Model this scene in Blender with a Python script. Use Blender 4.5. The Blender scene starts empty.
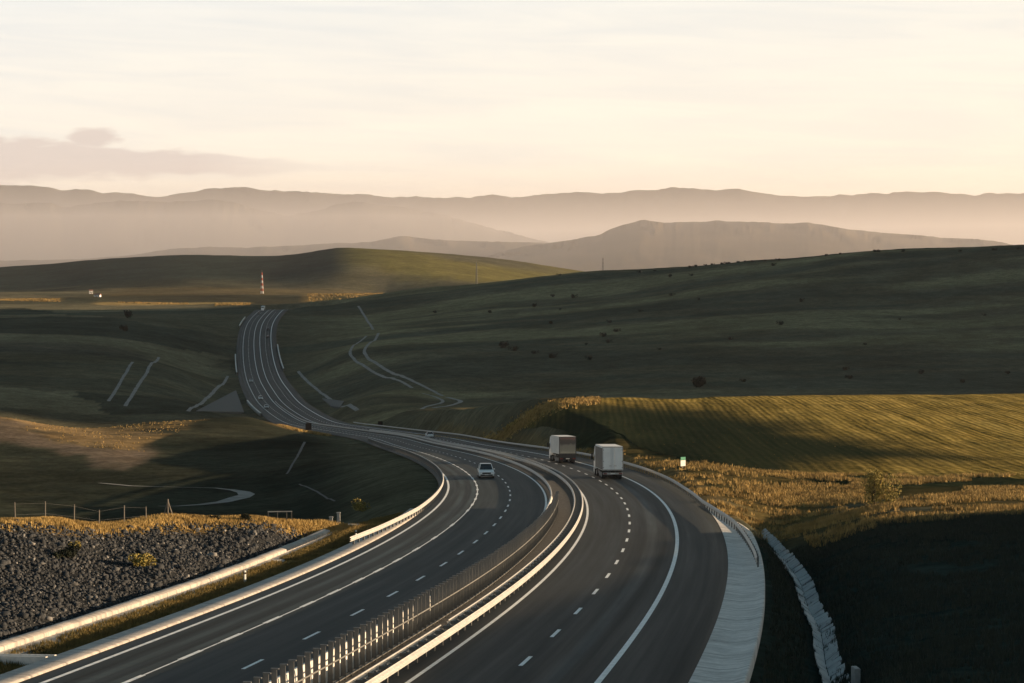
import bpy, bmesh, math, random
import numpy as np
from math import sin, cos, tan, atan, atan2, pi, radians, sqrt, log, exp
from mathutils import Vector, Matrix

random.seed(7)
rng = np.random.default_rng(11)
scene = bpy.context.scene
COL = scene.collection

# ------------------------------------------------------------------ optics of the viewpoint
FPX = 2091.66          # focal length in pixels of a 1024 px wide frame
PITCH = 0.0379870      # camera looks this far (rad) below the horizontal
HZ = 262.0             # row of the eye level


def ray_point(px, py, Y):
    """world point seen at (px, py) at forward distance Y"""
    t = (341.5 - py) / FPX
    z = Y * (t * cos(PITCH) - sin(PITCH)) / (cos(PITCH) + t * sin(PITCH))
    d = Y * cos(PITCH) - z * sin(PITCH)
    return np.array([(px - 512) / FPX * d, Y, z])


# ------------------------------------------------------------------ helpers: objects
def tag(o, label=None, cat=None, group=None, kind=None):
    if label: o['label'] = label
    if cat: o['category'] = cat
    if group: o['group'] = group
    if kind: o['kind'] = kind
    return o


def empty(name, loc=(0, 0, 0), rot=(0, 0, 0)):
    o = bpy.data.objects.new(name, None)
    COL.objects.link(o)
    o.location = loc
    o.rotation_euler = rot
    o.empty_display_size = 0.3
    return o


def children_of(o):
    return [c for c in bpy.data.objects if c.parent == o]


def copy_tree(o, parent=None):
    c = o.copy()
    COL.objects.link(c)
    c.parent = parent
    for ch in children_of(o):
        copy_tree(ch, c)
    return c


def np_mesh(name, V, F, mat=None, parent=None, smooth=False, uv=None):
    """V (n,3); F (m,3) or (m,4) ints; uv per-vertex (n,2)"""
    V = np.asarray(V, dtype=np.float32)
    F = np.asarray(F, dtype=np.int32)
    k = F.shape[1]
    me = bpy.data.meshes.new(name)
    me.vertices.add(len(V))
    me.vertices.foreach_set('co', V.ravel())
    me.loops.add(F.size)
    me.loops.foreach_set('vertex_index', F.ravel())
    me.polygons.add(len(F))
    me.polygons.foreach_set('loop_start', np.arange(0, F.size, k, dtype=np.int32))
    me.polygons.foreach_set('loop_total', np.full(len(F), k, dtype=np.int32))
    if smooth:
        me.polygons.foreach_set('use_smooth', np.ones(len(F), dtype=bool))
    if uv is not None:
        l = me.uv_layers.new(name='UVMap')
        l.data.foreach_set('uv', np.asarray(uv, dtype=np.float32)[F.ravel()].ravel())
    me.update()
    me.validate()
    if mat: me.materials.append(mat)
    o = bpy.data.objects.new(name, me)
    COL.objects.link(o)
    if parent: o.parent = parent
    return o


class MB:
    """collects simple shapes and links them as ONE mesh"""
    def __init__(self):
        self.v = []
        self.f = []

    def poly(self, vs, fs):
        b = len(self.v)
        self.v += [tuple(p) for p in vs]
        self.f += [tuple(b + i for i in f) for f in fs]
        return self

    def box(self, c, s, rz=0.0, taper=(1, 1), bev=0.0):
        cx, cy, cz = c
        hx, hy, hz = s[0] / 2, s[1] / 2, s[2] / 2
        ca, sa = cos(rz), sin(rz)
        if bev <= 0:
            P = [(-hx, -hy, -hz), (hx, -hy, -hz), (hx, hy, -hz), (-hx, hy, -hz),
                 (-hx * taper[0], -hy * taper[1], hz), (hx * taper[0], -hy * taper[1], hz),
                 (hx * taper[0], hy * taper[1], hz), (-hx * taper[0], hy * taper[1], hz)]
            F = [(0, 3, 2, 1), (4, 5, 6, 7), (0, 1, 5, 4), (1, 2, 6, 5), (2, 3, 7, 6), (3, 0, 4, 7)]
        else:
            bm = bmesh.new()
            bmesh.ops.create_cube(bm, size=1)
            bmesh.ops.scale(bm, vec=(s[0], s[1], s[2]), verts=bm.verts)
            for v in bm.verts:
                if v.co.z > 0:
                    v.co.x *= taper[0]; v.co.y *= taper[1]
            bmesh.ops.bevel(bm, geom=list(bm.edges), offset=bev, segments=2, affect='EDGES')
            bm.verts.index_update()
            P = [tuple(v.co) for v in bm.verts]
            F = [tuple(v.index for v in f.verts) for f in bm.faces]
            bm.free()
        P = [(cx + x * ca - y * sa, cy + x * sa + y * ca, cz + z) for x, y, z in P]
        return self.poly(P, F)

    def tube(self, a, b, r0, r1=None, n=8):
        r1 = r0 if r1 is None else r1
        a = Vector(a); b = Vector(b)
        w = (b - a).normalized()
        u = w.cross(Vector((0, 0, 1)))
        if u.length < 1e-4: u = Vector((1, 0, 0))
        u.normalize(); v = w.cross(u)
        P = []
        for c, r in ((a, r0), (b, r1)):
            for i in range(n):
                t = 2 * pi * i / n
                P.append(c + u * (r * cos(t)) + v * (r * sin(t)))
        F = [(i, (i + 1) % n, n + (i + 1) % n, n + i) for i in range(n)]
        F.append(tuple(range(n - 1, -1, -1)))
        F.append(tuple(range(n, 2 * n)))
        return self.poly(P, F)

    def prism(self, prof, x0, x1, inset=None):
        """profile in (y,z) extruded along x; inset maps z to a narrowing factor"""
        n = len(prof)
        P = []
        for x in (x0, x1):
            for (y, z) in prof:
                k = inset(z) if inset else 1.0
                P.append((x * k, y, z))
        F = [(i, n + i, n + (i + 1) % n, (i + 1) % n) for i in range(n)]
        F.append(tuple(range(n)))
        F.append(tuple(range(2 * n - 1, n - 1, -1)))
        return self.poly(P, F)

    def build(self, name, mat, parent=None, smooth=False):
        me = bpy.data.meshes.new(name)
        me.from_pydata(self.v, [], self.f)
        me.update()
        bm = bmesh.new(); bm.from_mesh(me)
        bmesh.ops.recalc_face_normals(bm, faces=bm.faces)
        bm.to_mesh(me); bm.free()
        if smooth:
            for p in me.polygons: p.use_smooth = True
        if mat: me.materials.append(mat)
        o = bpy.data.objects.new(name, me)
        COL.objects.link(o)
        if parent: o.parent = parent
        return o


# ------------------------------------------------------------------ helpers: materials
def new_mat(name):
    m = bpy.data.materials.new(name)
    m.use_nodes = True
    nt = m.node_tree
    b = nt.nodes['Principled BSDF']
    return m, nt, b


def N(nt, t, **kw):
    n = nt.nodes.new(t)
    for k, v in kw.items():
        if k in ('op', 'operation'): n.operation = v
        elif k == 'data_type': n.data_type = v
        elif k == 'blend_type': n.blend_type = v
        else:
            n.inputs[k].default_value = v
    return n


def math_n(nt, op, a, b=None, clamp=False):
    n = nt.nodes.new('ShaderNodeMath'); n.operation = op; n.use_clamp = clamp
    for i, x in enumerate((a, b)):
        if x is None: continue
        if isinstance(x, (int, float)): n.inputs[i].default_value = x
        else: nt.links.new(x, n.inputs[i])
    return n.outputs[0]


def mixc(nt, fac, a, b, mode='MIX'):
    n = nt.nodes.new('ShaderNodeMix'); n.data_type = 'RGBA'; n.blend_type = mode
    n.clamp_factor = True
    for sock, x in ((n.inputs[0], fac), (n.inputs[6], a), (n.inputs[7], b)):
        if isinstance(x, (int, float)): sock.default_value = x
        elif isinstance(x, (tuple, list)): sock.default_value = tuple(x) + ((1,) if len(x) == 3 else ())
        else: nt.links.new(x, sock)
    return n.outputs[2]


def noise(nt, vec, scale, detail=4, rough=0.55, dist=0.0):
    n = nt.nodes.new('ShaderNodeTexNoise')
    n.inputs['Scale'].default_value = scale
    n.inputs['Detail'].default_value = detail
    n.inputs['Roughness'].default_value = rough
    n.inputs['Distortion'].default_value = dist
    if vec is not None: nt.links.new(vec, n.inputs['Vector'])
    return n.outputs['Fac']


def ramp(nt, fac, stops):
    n = nt.nodes.new('ShaderNodeValToRGB')
    el = n.color_ramp.elements
    el[0].position = stops[0][0]; el[0].color = tuple(stops[0][1]) + (1,)
    el[1].position = stops[-1][0]; el[1].color = tuple(stops[-1][1]) + (1,)
    for p, c in stops[1:-1]:
        e = el.new(p); e.color = tuple(c) + (1,)
    nt.links.new(fac, n.inputs[0])
    return n.outputs[0]


def mapr(nt, v, a, b, c=0.0, d=1.0):
    n = nt.nodes.new('ShaderNodeMapRange'); n.clamp = True
    nt.links.new(v, n.inputs[0])
    for i, x in enumerate((a, b, c, d)): n.inputs[i + 1].default_value = x
    return n.outputs[0]


def obj_co(nt):
    g = nt.nodes.new('ShaderNodeNewGeometry')
    return g.outputs['Position']


def plain(name, col, rough=0.5, var=0.15, scale=6.0, metal=0.0, spec=0.5):
    """a slightly uneven surface of one colour"""
    m, nt, b = new_mat(name)
    tc = nt.nodes.new('ShaderNodeTexCoord')
    f = noise(nt, tc.outputs['Object'], scale, 5)
    lo = [c * (1 - var) for c in col]; hi = [min(1, c * (1 + var)) for c in col]
    nt.links.new(ramp(nt, f, [(0.3, lo), (0.7, hi)]), b.inputs['Base Color'])
    b.inputs['Roughness'].default_value = rough
    b.inputs['Metallic'].default_value = metal
    b.inputs['Specular IOR Level'].default_value = spec
    return m


M = {}
M['galv'] = plain('galvanised_steel', (0.42, 0.42, 0.41), 0.55, 0.2, 3.0, 0.25)
M['galv_dark'] = plain('weathered_post_steel', (0.16, 0.16, 0.155), 0.6, 0.3, 3.0, 0.2)
M['slat'] = plain('grey_slat_plastic', (0.12, 0.125, 0.125), 0.5, 0.2, 3.0)
M['white_line'] = plain('road_marking_paint', (0.80, 0.81, 0.80), 0.6, 0.14, 2.5)
M['rubber'] = plain('tyre_rubber', (0.02, 0.02, 0.02), 0.8)
M['black'] = plain('black_plastic', (0.015, 0.015, 0.016), 0.6)
M['chassis'] = plain('chassis_paint', (0.03, 0.032, 0.035), 0.6)
M['glass'] = plain('tinted_glass', (0.02, 0.024, 0.028), 0.12, 0.1)
M['rim'] = plain('wheel_rim', (0.4, 0.4, 0.41), 0.4, 0.1, 4, 0.4)
M['white_paint'] = plain('white_car_paint', (0.86, 0.86, 0.85), 0.3, 0.03)
M['grey_paint'] = plain('silver_car_paint', (0.42, 0.44, 0.46), 0.3, 0.03)
M['dark_paint'] = plain('dark_car_paint', (0.03, 0.033, 0.04), 0.3, 0.05)
M['box_white'] = plain('white_truck_panel', (0.80, 0.83, 0.83), 0.45, 0.06, 0.9)
M['tarp'] = plain('white_truck_tarpaulin', (0.66, 0.65, 0.62), 0.6, 0.1, 1.1)
M['red_lamp'] = plain('red_lamp_lens', (0.16, 0.012, 0.012), 0.3)
M['side_tarp'] = plain('dark_grey_side_tarpaulin', (0.10, 0.108, 0.108), 0.6, 0.25, 0.8)
M['faded_red'] = plain('faded_red_print', (0.20, 0.115, 0.10), 0.6)
M['head_lamp'] = plain('headlamp_lens', (0.75, 0.76, 0.78), 0.15)
M['plate'] = plain('number_plate_white', (0.7, 0.7, 0.66), 0.5)
M['red_paint'] = plain('mast_red_paint', (0.45, 0.07, 0.04), 0.6)
M['mast_white'] = plain('mast_white_paint', (0.75, 0.74, 0.72), 0.6)
M['wood'] = plain('weathered_wood', (0.15, 0.135, 0.115), 0.85, 0.25, 5)
M['post_white'] = plain('white_post', (0.75, 0.75, 0.72), 0.5)
M['sign_green'] = plain('sign_green', (0.02, 0.24, 0.15), 0.5)
M['sign_white'] = plain('sign_white', (0.75, 0.77, 0.75), 0.5)
M['sign_back'] = plain('sign_back_grey', (0.012, 0.013, 0.015), 1.0, spec=0.0)
M['plaster'] = plain('white_plaster', (0.75, 0.73, 0.70), 0.8)
M['roof'] = plain('roof_tiles', (0.22, 0.11, 0.08), 0.8)
M['bark'] = plain('bark', (0.06, 0.045, 0.03), 0.9)


def concrete_mat(name, col, joint=0.0, stain=0.35):
    m, nt, b = new_mat(name)
    p = obj_co(nt)
    f = noise(nt, p, 0.55, 8, 0.62)
    g = noise(nt, p, 4.0, 6, 0.6)
    c = ramp(nt, f, [(0.32, [x * (1 - stain) for x in col]), (0.5, col), (0.72, [x * 1.2 for x in col])])
    c = mixc(nt, 0.35, c, ramp(nt, g, [(0.3, [x * 0.6 for x in col]), (0.7, [x * 1.25 for x in col])]))
    if joint:
        uv = nt.nodes.new('ShaderNodeUVMap')
        sp = nt.nodes.new('ShaderNodeSeparateXYZ'); nt.links.new(uv.outputs[0], sp.inputs[0])
        w = math_n(nt, 'ADD', sp.outputs[1], math_n(nt, 'MULTIPLY', noise(nt, p, 1.3, 2), 0.12))
        fr = math_n(nt, 'FRACT', math_n(nt, 'DIVIDE', w, joint))
        j = math_n(nt, 'LESS_THAN', fr, 0.045)
        c = mixc(nt, math_n(nt, 'MULTIPLY', j, 0.5), c, (0.05, 0.05, 0.047))
        st = nt.nodes.new('ShaderNodeCombineXYZ')
        nt.links.new(math_n(nt, 'MULTIPLY', sp.outputs[0], 0.35), st.inputs[0])
        nt.links.new(math_n(nt, 'MULTIPLY', sp.outputs[1], 2.2), st.inputs[1])
        sn = noise(nt, st.outputs[0], 1.0, 6, 0.65)
        c = mixc(nt, mapr(nt, sn, 0.46, 0.68, 0, 0.75), c, [x * 0.45 for x in col])
    nt.links.new(c, b.inputs['Base Color'])
    b.inputs['Roughness'].default_value = 0.85
    bp = nt.nodes.new('ShaderNodeBump'); bp.inputs['Strength'].default_value = 0.4; bp.inputs['Distance'].default_value = 0.03
    nt.links.new(g, bp.inputs['Height']); nt.links.new(bp.outputs[0], b.inputs['Normal'])
    return m


M['concrete'] = concrete_mat('concrete', (0.33, 0.33, 0.32))
M['gutter'] = concrete_mat('gutter_concrete', (0.64, 0.62, 0.59), 4.6, 0.4)
M['kerb'] = concrete_mat('kerb_concrete', (0.42, 0.39, 0.36), 4.0, 0.15)
M['barrier'] = concrete_mat('barrier_concrete', (0.68, 0.66, 0.62))
M['concrete_dark'] = concrete_mat('aged_concrete', (0.06, 0.068, 0.066))
M['drain'] = concrete_mat('drain_concrete', (0.44, 0.40, 0.36), 2.5, 0.3)
M['ditch'] = concrete_mat('ditch_concrete', (0.40, 0.41, 0.41), 0, 0.55)


# ------------------------------------------------------------------ the motorway axis (middle of the median)
CP = np.array([[-6.41, 83.1, -17.06], [-3.49, 101.23, -18.05], [0.4, 129.54, -19.72], [4.43, 170.24, -21.88],
               [6.4, 221.35, -24.58], [3.62, 277.2, -27.6], [-4.64, 353.96, -32.46], [-16.2, 459.94, -40.48],
               [-25.35, 534.39, -44.88], [-39.89, 619.67, -50.89], [-60.23, 717.47, -56.78], [-77.71, 803.56, -62.34],
               [-91.24, 875.07, -64.09], [-109.61, 975.33, -65.85], [-123.02, 1058.97, -64.71],
               [-138.06, 1160.41, -66.02], [-155.39, 1281.37, -62.96], [-172.83, 1413.29, -55.3],
               [-190.22, 1567.12, -45.53], [-199.06, 1720.99, -40.39]])


def bspline(C, m=24):
    Cp = np.vstack([2 * C[0] - C[1], C, 2 * C[-1] - C[-2]])
    t = np.linspace(0, 1, m, endpoint=False)
    B = np.c_[(1 - t) ** 3, 3 * t ** 3 - 6 * t ** 2 + 4, -3 * t ** 3 + 3 * t ** 2 + 3 * t + 1, t ** 3] / 6
    return np.vstack([B @ Cp[i:i + 4] for i in range(len(Cp) - 3)] + [C[-1:]])


AX = bspline(CP)
# carry the axis on at both ends
d0 = (AX[0] - AX[6]); d0 /= np.linalg.norm(d0[:2])
pre = [AX[0] + d0 * t + np.array([-0.0011 * t * t, 0, 0]) for t in range(60, 0, -3)]
d1 = (AX[-1] - AX[-8]); d1 /= np.linalg.norm(d1[:2])
post = []
for t in range(12, 240, 12):
    q = AX[-1] + np.array([d1[0] * t + 0.0004 * t * t, d1[1] * t, 0.022 * t - 0.00042 * t * t])
    post.append(q)
S0 = 60.0
AX = np.vstack([pre, AX, post])
AS = np.r_[0, np.cumsum(np.linalg.norm(np.diff(AX[:, :2], axis=0), axis=1))]
i0 = len(pre)
AS = AS - AS[i0]
SMIN, SMAX = AS[0], AS[-1]
AT = np.gradient(AX[:, :2], axis=0); AT /= np.linalg.norm(AT, axis=1)[:, None]
AN = np.c_[AT[:, 1], -AT[:, 0]]


def axis(s):
    s = np.atleast_1d(np.asarray(s, dtype=float))
    p = np.c_[np.interp(s, AS, AX[:, 0]), np.interp(s, AS, AX[:, 1]), np.interp(s, AS, AX[:, 2])]
    n = np.c_[np.interp(s, AS, AN[:, 0]), np.interp(s, AS, AN[:, 1])]
    n /= np.linalg.norm(n, axis=1)[:, None]
    return p, n


def road_pt(s, off, h=0.0):
    p, n = axis(s)
    return np.array([p[0, 0] + n[0, 0] * off, p[0, 1] + n[0, 1] * off, p[0, 2] + h])


def road_heading(s):
    """z rotation so that local +y runs along the road away from the camera"""
    p, n = axis(s)
    t = np.array([-n[0, 1], n[0, 0]])
    return atan2(t[1], t[0]) - pi / 2


def s_samples(a, b, k=1.0):
    out = [a]
    while out[-1] < b:
        st = max(0.8, min(8.0, 0.8 + max(0, out[-1]) * 0.008)) * k
        out.append(out[-1] + st)
    out[-1] = b
    return np.array(out)


def sweep(name, prof, a, b, mat, parent=None, closed=True, smooth=False, k=1.0, offfun=None, ss=None, zfun=None):
    """extrude a cross-section of (offset, height) along the motorway axis"""
    s = s_samples(a, b, k) if ss is None else np.asarray(ss)
    p, n = axis(s)
    prof = np.array(prof, dtype=float)
    m = len(prof)
    V = np.zeros((len(s), m, 3))
    dofs = np.zeros(len(s)) if offfun is None else offfun(s)
    dz = np.zeros(len(s)) if zfun is None else zfun(s)
    for j in range(m):
        o = prof[j, 0] + dofs
        V[:, j, 0] = p[:, 0] + n[:, 0] * o
        V[:, j, 1] = p[:, 1] + n[:, 1] * o
        V[:, j, 2] = p[:, 2] + prof[j, 1] + dz
    uv = np.zeros((len(s), m, 2))
    uv[:, :, 0] = prof[None, :, 0]; uv[:, :, 1] = s[:, None]
    idx = np.arange(len(s) * m).reshape(len(s), m)
    F = []
    J = range(m) if closed else range(m - 1)
    for j in J:
        j2 = (j + 1) % m
        F.append(np.c_[idx[:-1, j], idx[:-1, j2], idx[1:, j2], idx[1:, j]])
    F = np.vstack(F)
    V = V.reshape(-1, 3); uv = uv.reshape(-1, 2)
    return np_mesh(name, V, F, mat, parent, smooth, uv)


# ------------------------------------------------------------------ terrain
# (column, row, forward distance) of places read off the land, then smoothed into one height field
ctrl = []
def C(px, py, Y): ctrl.append(ray_point(px, py, Y))
def CZ(x, y, z): ctrl.append(np.array([x, y, z], dtype=float))

RIM_PX = [-500, -150, 0, 60, 170, 250, 335, 380]
RIM_Y = [112, 126, 137, 141, 155, 164, 173, 178]
RIM_PY = [560, 540, 522, 521, 517, 519, 525, 530]
# ground under and just before the viewpoint
for a in (-60, -25, 0, 25, 60):
    for r, q in ((3, -0.62), (10, -0.36), (30, -0.285), (60, -0.245)):
        CZ(r * sin(radians(a)), r * cos(radians(a)), r * q)
# left: stone field, its rim, the valley floor, the knoll, the plain
for px, Y, py in zip(RIM_PX, RIM_Y, RIM_PY):
    C(px, py, Y)
for px, py, Y in [(0, 640, 97), (60, 626, 103), (180, 583, 125), (240, 566, 137), (330, 533, 167), (-150, 690, 88), (-200, 610, 108),
                  (0, 590, 114), (100, 560, 133), (200, 548, 147),
                  (0, 562, 156), (150, 552, 180), (300, 548, 205),
                  (0, 516, 288), (150, 512, 297), (300, 505, 303), (0, 495, 342), (150, 490, 352), (290, 485, 352),
                  (-200, 500, 280), (-200, 450, 440),
                  (0, 470, 402), (150, 468, 408), (280, 460, 418), (0, 448, 452), (100, 452, 446), (180, 452, 458), (330, 455, 425),
                  (0, 417, 520), (40, 424, 530), (100, 431, 540), (150, 424, 590), (0, 432, 700), (60, 440, 700), (130, 436, 690),
                  (200, 421, 610), (250, 419, 640),
                  (0, 405, 780), (60, 405, 800), (120, 400, 840), (190, 408, 820), (0, 370, 960), (100, 370, 980), (180, 372, 1030),
                  (0, 340, 1200), (100, 340, 1240), (190, 335, 1400), (-250, 340, 1250), (-250, 400, 800), (-250, 310, 2000),
                  (0, 312, 1850), (100, 312, 1900), (190, 308, 2050), (0, 300, 2450), (100, 301, 2450), (180, 303, 2400), (262, 303, 2350),
                  (0, 292, 3100), (120, 291, 3150), (250, 292, 3000), (350, 296, 2600), (380, 292, 3300), (-300, 293, 3100)]:
    C(px, py, Y)
# the low dark hill far left
for px, py in [(-260, 276), (-100, 272), (0, 268), (67, 263), (141, 257), (202, 255), (269, 257), (300, 254), (340, 247.5), (375, 249.5), (428, 252), (480, 257), (533, 264), (582, 272), (640, 277)]:
    C(px, py, 4300)
    C(px, min(py + 24, 292), 3500)
    C(px, max(py + 14, 272), 5600)
# right: ditch, dark bank, golden field, crest, the long hill
for px, py, Y in [(783, 530, 196), (800, 572, 157), (815, 622, 125), (826, 680, 98),
                  (870, 690, 86), (950, 690, 84), (1024, 690, 83), (1120, 690, 82), (1250, 690, 81),
                  (860, 620, 118), (950, 615, 116), (1024, 610, 113), (1150, 600, 112),
                  (850, 560, 150), (930, 552, 148), (1024, 545, 146), (1150, 540, 142),
                  (880, 516, 183), (950, 513, 182), (1024, 512, 180), (1150, 505, 180),
                  (760, 500, 228), (880, 497, 222), (1024, 494, 222), (1150, 492, 222),
                  (690, 470, 262), (800, 474, 265), (900, 476, 264), (1024, 474, 266), (1200, 468, 270),
                  (640, 455, 308), (700, 447, 320), (850, 448, 325), (1024, 446, 330), (1200, 440, 340),
                  (620, 425, 390), (750, 425, 390), (900, 422, 395), (1024, 420, 400), (1200, 416, 410),
                  (560, 405, 430), (640, 399, 470), (750, 396.5, 500), (880, 395, 520), (1024, 394, 530), (1200, 391, 560),
                  (500, 406, 480), (450, 411, 535), (400, 418, 610), (560, 428, 365), (500, 433, 425), (440, 430, 510),
                  (560, 412, 540), (650, 408, 580), (750, 405, 620), (880, 404, 640), (1024, 403, 650), (1200, 402, 680), (500, 412, 590),
                  (440, 410, 780), (520, 408, 800), (400, 412, 740),
                  (440, 398, 880), (600, 395, 860), (800, 392, 870), (1024, 390, 880), (1250, 380, 900),
                  (350, 400, 860), (400, 380, 960), (520, 365, 1030), (700, 350, 1080), (900, 345, 1080), (1024, 342, 1080), (1250, 315, 1100),
                  (350, 352, 1210), (420, 340, 1280), (560, 325, 1350), (740, 305, 1400), (900, 295, 1400), (1024, 290, 1380), (1250, 262, 1380),
                  (330, 330, 1500), (372, 318, 1650), (480, 300, 1700), (600, 290, 1720),
                  (340, 301.5, 2150), (393, 291.5, 2080), (480, 283.7, 2000), (586, 273.2, 1900), (700, 267.2, 1820), (781, 260.2, 1760), (882, 252, 1690), (1016, 249, 1600), (1250, 232, 1550), (1600, 205, 1450), (2000, 190, 1300),
                  (340, 306, 2500), (393, 298, 2500), (480, 292, 2450), (586, 283, 2350), (700, 279, 2300), (882, 268, 2200), (1016, 266, 2100),
                  (480, 285, 3200), (600, 283, 3200), (800, 283, 3300), (1016, 285, 3300), (1300, 290, 3400)]:
    C(px, py, Y)
for a in (-60, -35, -20):
    for r, z in ((150, -18), (400, -38), (900, -44), (2500, -42)):
        CZ(r * sin(radians(a)), r * cos(radians(a)), z)
for a in (35, 60, 90):
    for r, z in ((150, -17), (300, -24), (500, -30), (800, -38), (1200, 5)):
        CZ(r * sin(radians(a)), r * cos(radians(a)), z)
# the far plain
for a in (-60, -40, -20, -10, 0, 10, 20, 40, 60):
    for r, z in ((7000, -46), (12000, -48), (20000, -50), (40000, -50)):
        CZ(r * sin(radians(a)), r * cos(radians(a)), z)
# the motorway itself
for s in np.r_[np.arange(-20, 140, 18), np.arange(150, 1720, 45)]:
    for off, dz in ((-17, -0.7), (0, -0.3), (16, -0.7)):
        if s > 130 and off > 0 and s < 640: continue
        CZ(*(road_pt(s, off, dz)))
for s in (5, 30, 60, 90, 118):
    CZ(*(road_pt(s, 18.4, -2.2)))
ctrl = np.array(ctrl)


def uvw(x, y):
    az = np.clip(np.arctan2(x, np.maximum(y, 1e-6) if np.ndim(y) == 0 else y), -1.9, 1.9)
    r = np.maximum(np.hypot(x, y), 2.0)
    return az * FPX / 260.0, np.log(r) * 2.6, r


cu, cv, cr = uvw(ctrl[:, 0], ctrl[:, 1])
ce = ctrl[:, 2] / cr


def tps(d2):
    return 0.5 * d2 * np.log(d2 + 1e-9)


n_c = len(ctrl)
D2 = (cu[:, None] - cu) ** 2 + (cv[:, None] - cv) ** 2
A = np.zeros((n_c + 3, n_c + 3))
A[:n_c, :n_c] = tps(D2) + np.eye(n_c) * 0.003
A[:n_c, n_c:] = np.c_[np.ones(n_c), cu, cv]
A[n_c:, :n_c] = A[:n_c, n_c:].T
RW = np.linalg.solve(A, np.r_[ce, 0, 0, 0])


def vnoise(x, y, seed=0):
    """cheap smooth value noise"""
    xi = np.floor(x).astype(np.int64); yi = np.floor(y).astype(np.int64)
    fx = x - xi; fy = y - yi
    fx = fx * fx * (3 - 2 * fx); fy = fy * fy * (3 - 2 * fy)
    def h(a, b):
        n = (a * 374761393 + b * 668265263 + seed * 974711) & 0x7fffffff
        n = ((n ^ (n >> 13)) * 1274126177) & 0x7fffffff
        return ((n ^ (n >> 16)) & 0xffff) / 65535.0
    return (h(xi, yi) * (1 - fx) + h(xi + 1, yi) * fx) * (1 - fy) + (h(xi, yi + 1) * (1 - fx) + h(xi + 1, yi + 1) * fx) * fy


def fbm(x, y, seed=0, o=4):
    t = 0; a = 0.5
    for i in range(o):
        t = t + a * vnoise(x, y, seed + i); x = x * 2.03 + 11.3; y = y * 2.03 + 5.7; a *= 0.5
    return t / (1 - 0.5 ** o)


def sst(a, b, x):
    t = np.clip((x - a) / (b - a), 0, 1)
    return t * t * (3 - 2 * t)


AXD_S = np.r_[np.arange(SMIN, 300, 3.0), np.arange(300, SMAX, 8.0)]
AXD_P, AXD_N = axis(AXD_S)


def road_coords(x, y):
    """station and signed offset of points near the motorway"""
    n = len(x)
    s = np.full(n, -1e9); d = np.full(n, 1e9); zr = np.zeros(n)
    a = AXD_P[:-1, :2]; b = AXD_P[1:, :2]; ab = b - a
    L2 = (ab ** 2).sum(1)
    for k in range(0, n, 20000):
        q = np.c_[x[k:k + 20000], y[k:k + 20000]]
        dd = (q[:, None, 0] - AXD_P[None, :, 0]) ** 2 + (q[:, None, 1] - AXD_P[None, :, 1]) ** 2
        i = dd.argmin(1)
        best = np.full(len(q), 1e18); bs = np.zeros(len(q)); bd = np.zeros(len(q)); bz = np.zeros(len(q))
        for j in (np.clip(i - 1, 0, len(a) - 1), np.clip(i, 0, len(a) - 1)):
            w = q - a[j]
            t = np.clip((w * ab[j]).sum(1) / L2[j], 0, 1)
            e = w - ab[j] * t[:, None]
            e2 = (e ** 2).sum(1)
            sg = np.sign(ab[j][:, 1] * w[:, 0] - ab[j][:, 0] * w[:, 1])
            m = e2 < best
            best[m] = e2[m]
            bs[m] = (AXD_S[j] + t * (AXD_S[j + 1] - AXD_S[j]))[m]
            bd[m] = (np.sqrt(e2) * sg)[m]
            bz[m] = (AXD_P[j, 2] * (1 - t) + AXD_P[j + 1, 2] * t)[m]
        s[k:k + 20000] = bs; d[k:k + 20000] = bd; zr[k:k + 20000] = bz
    return s, d, zr


def rim_y(px):
    return np.interp(px, RIM_PX, RIM_Y)


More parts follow.
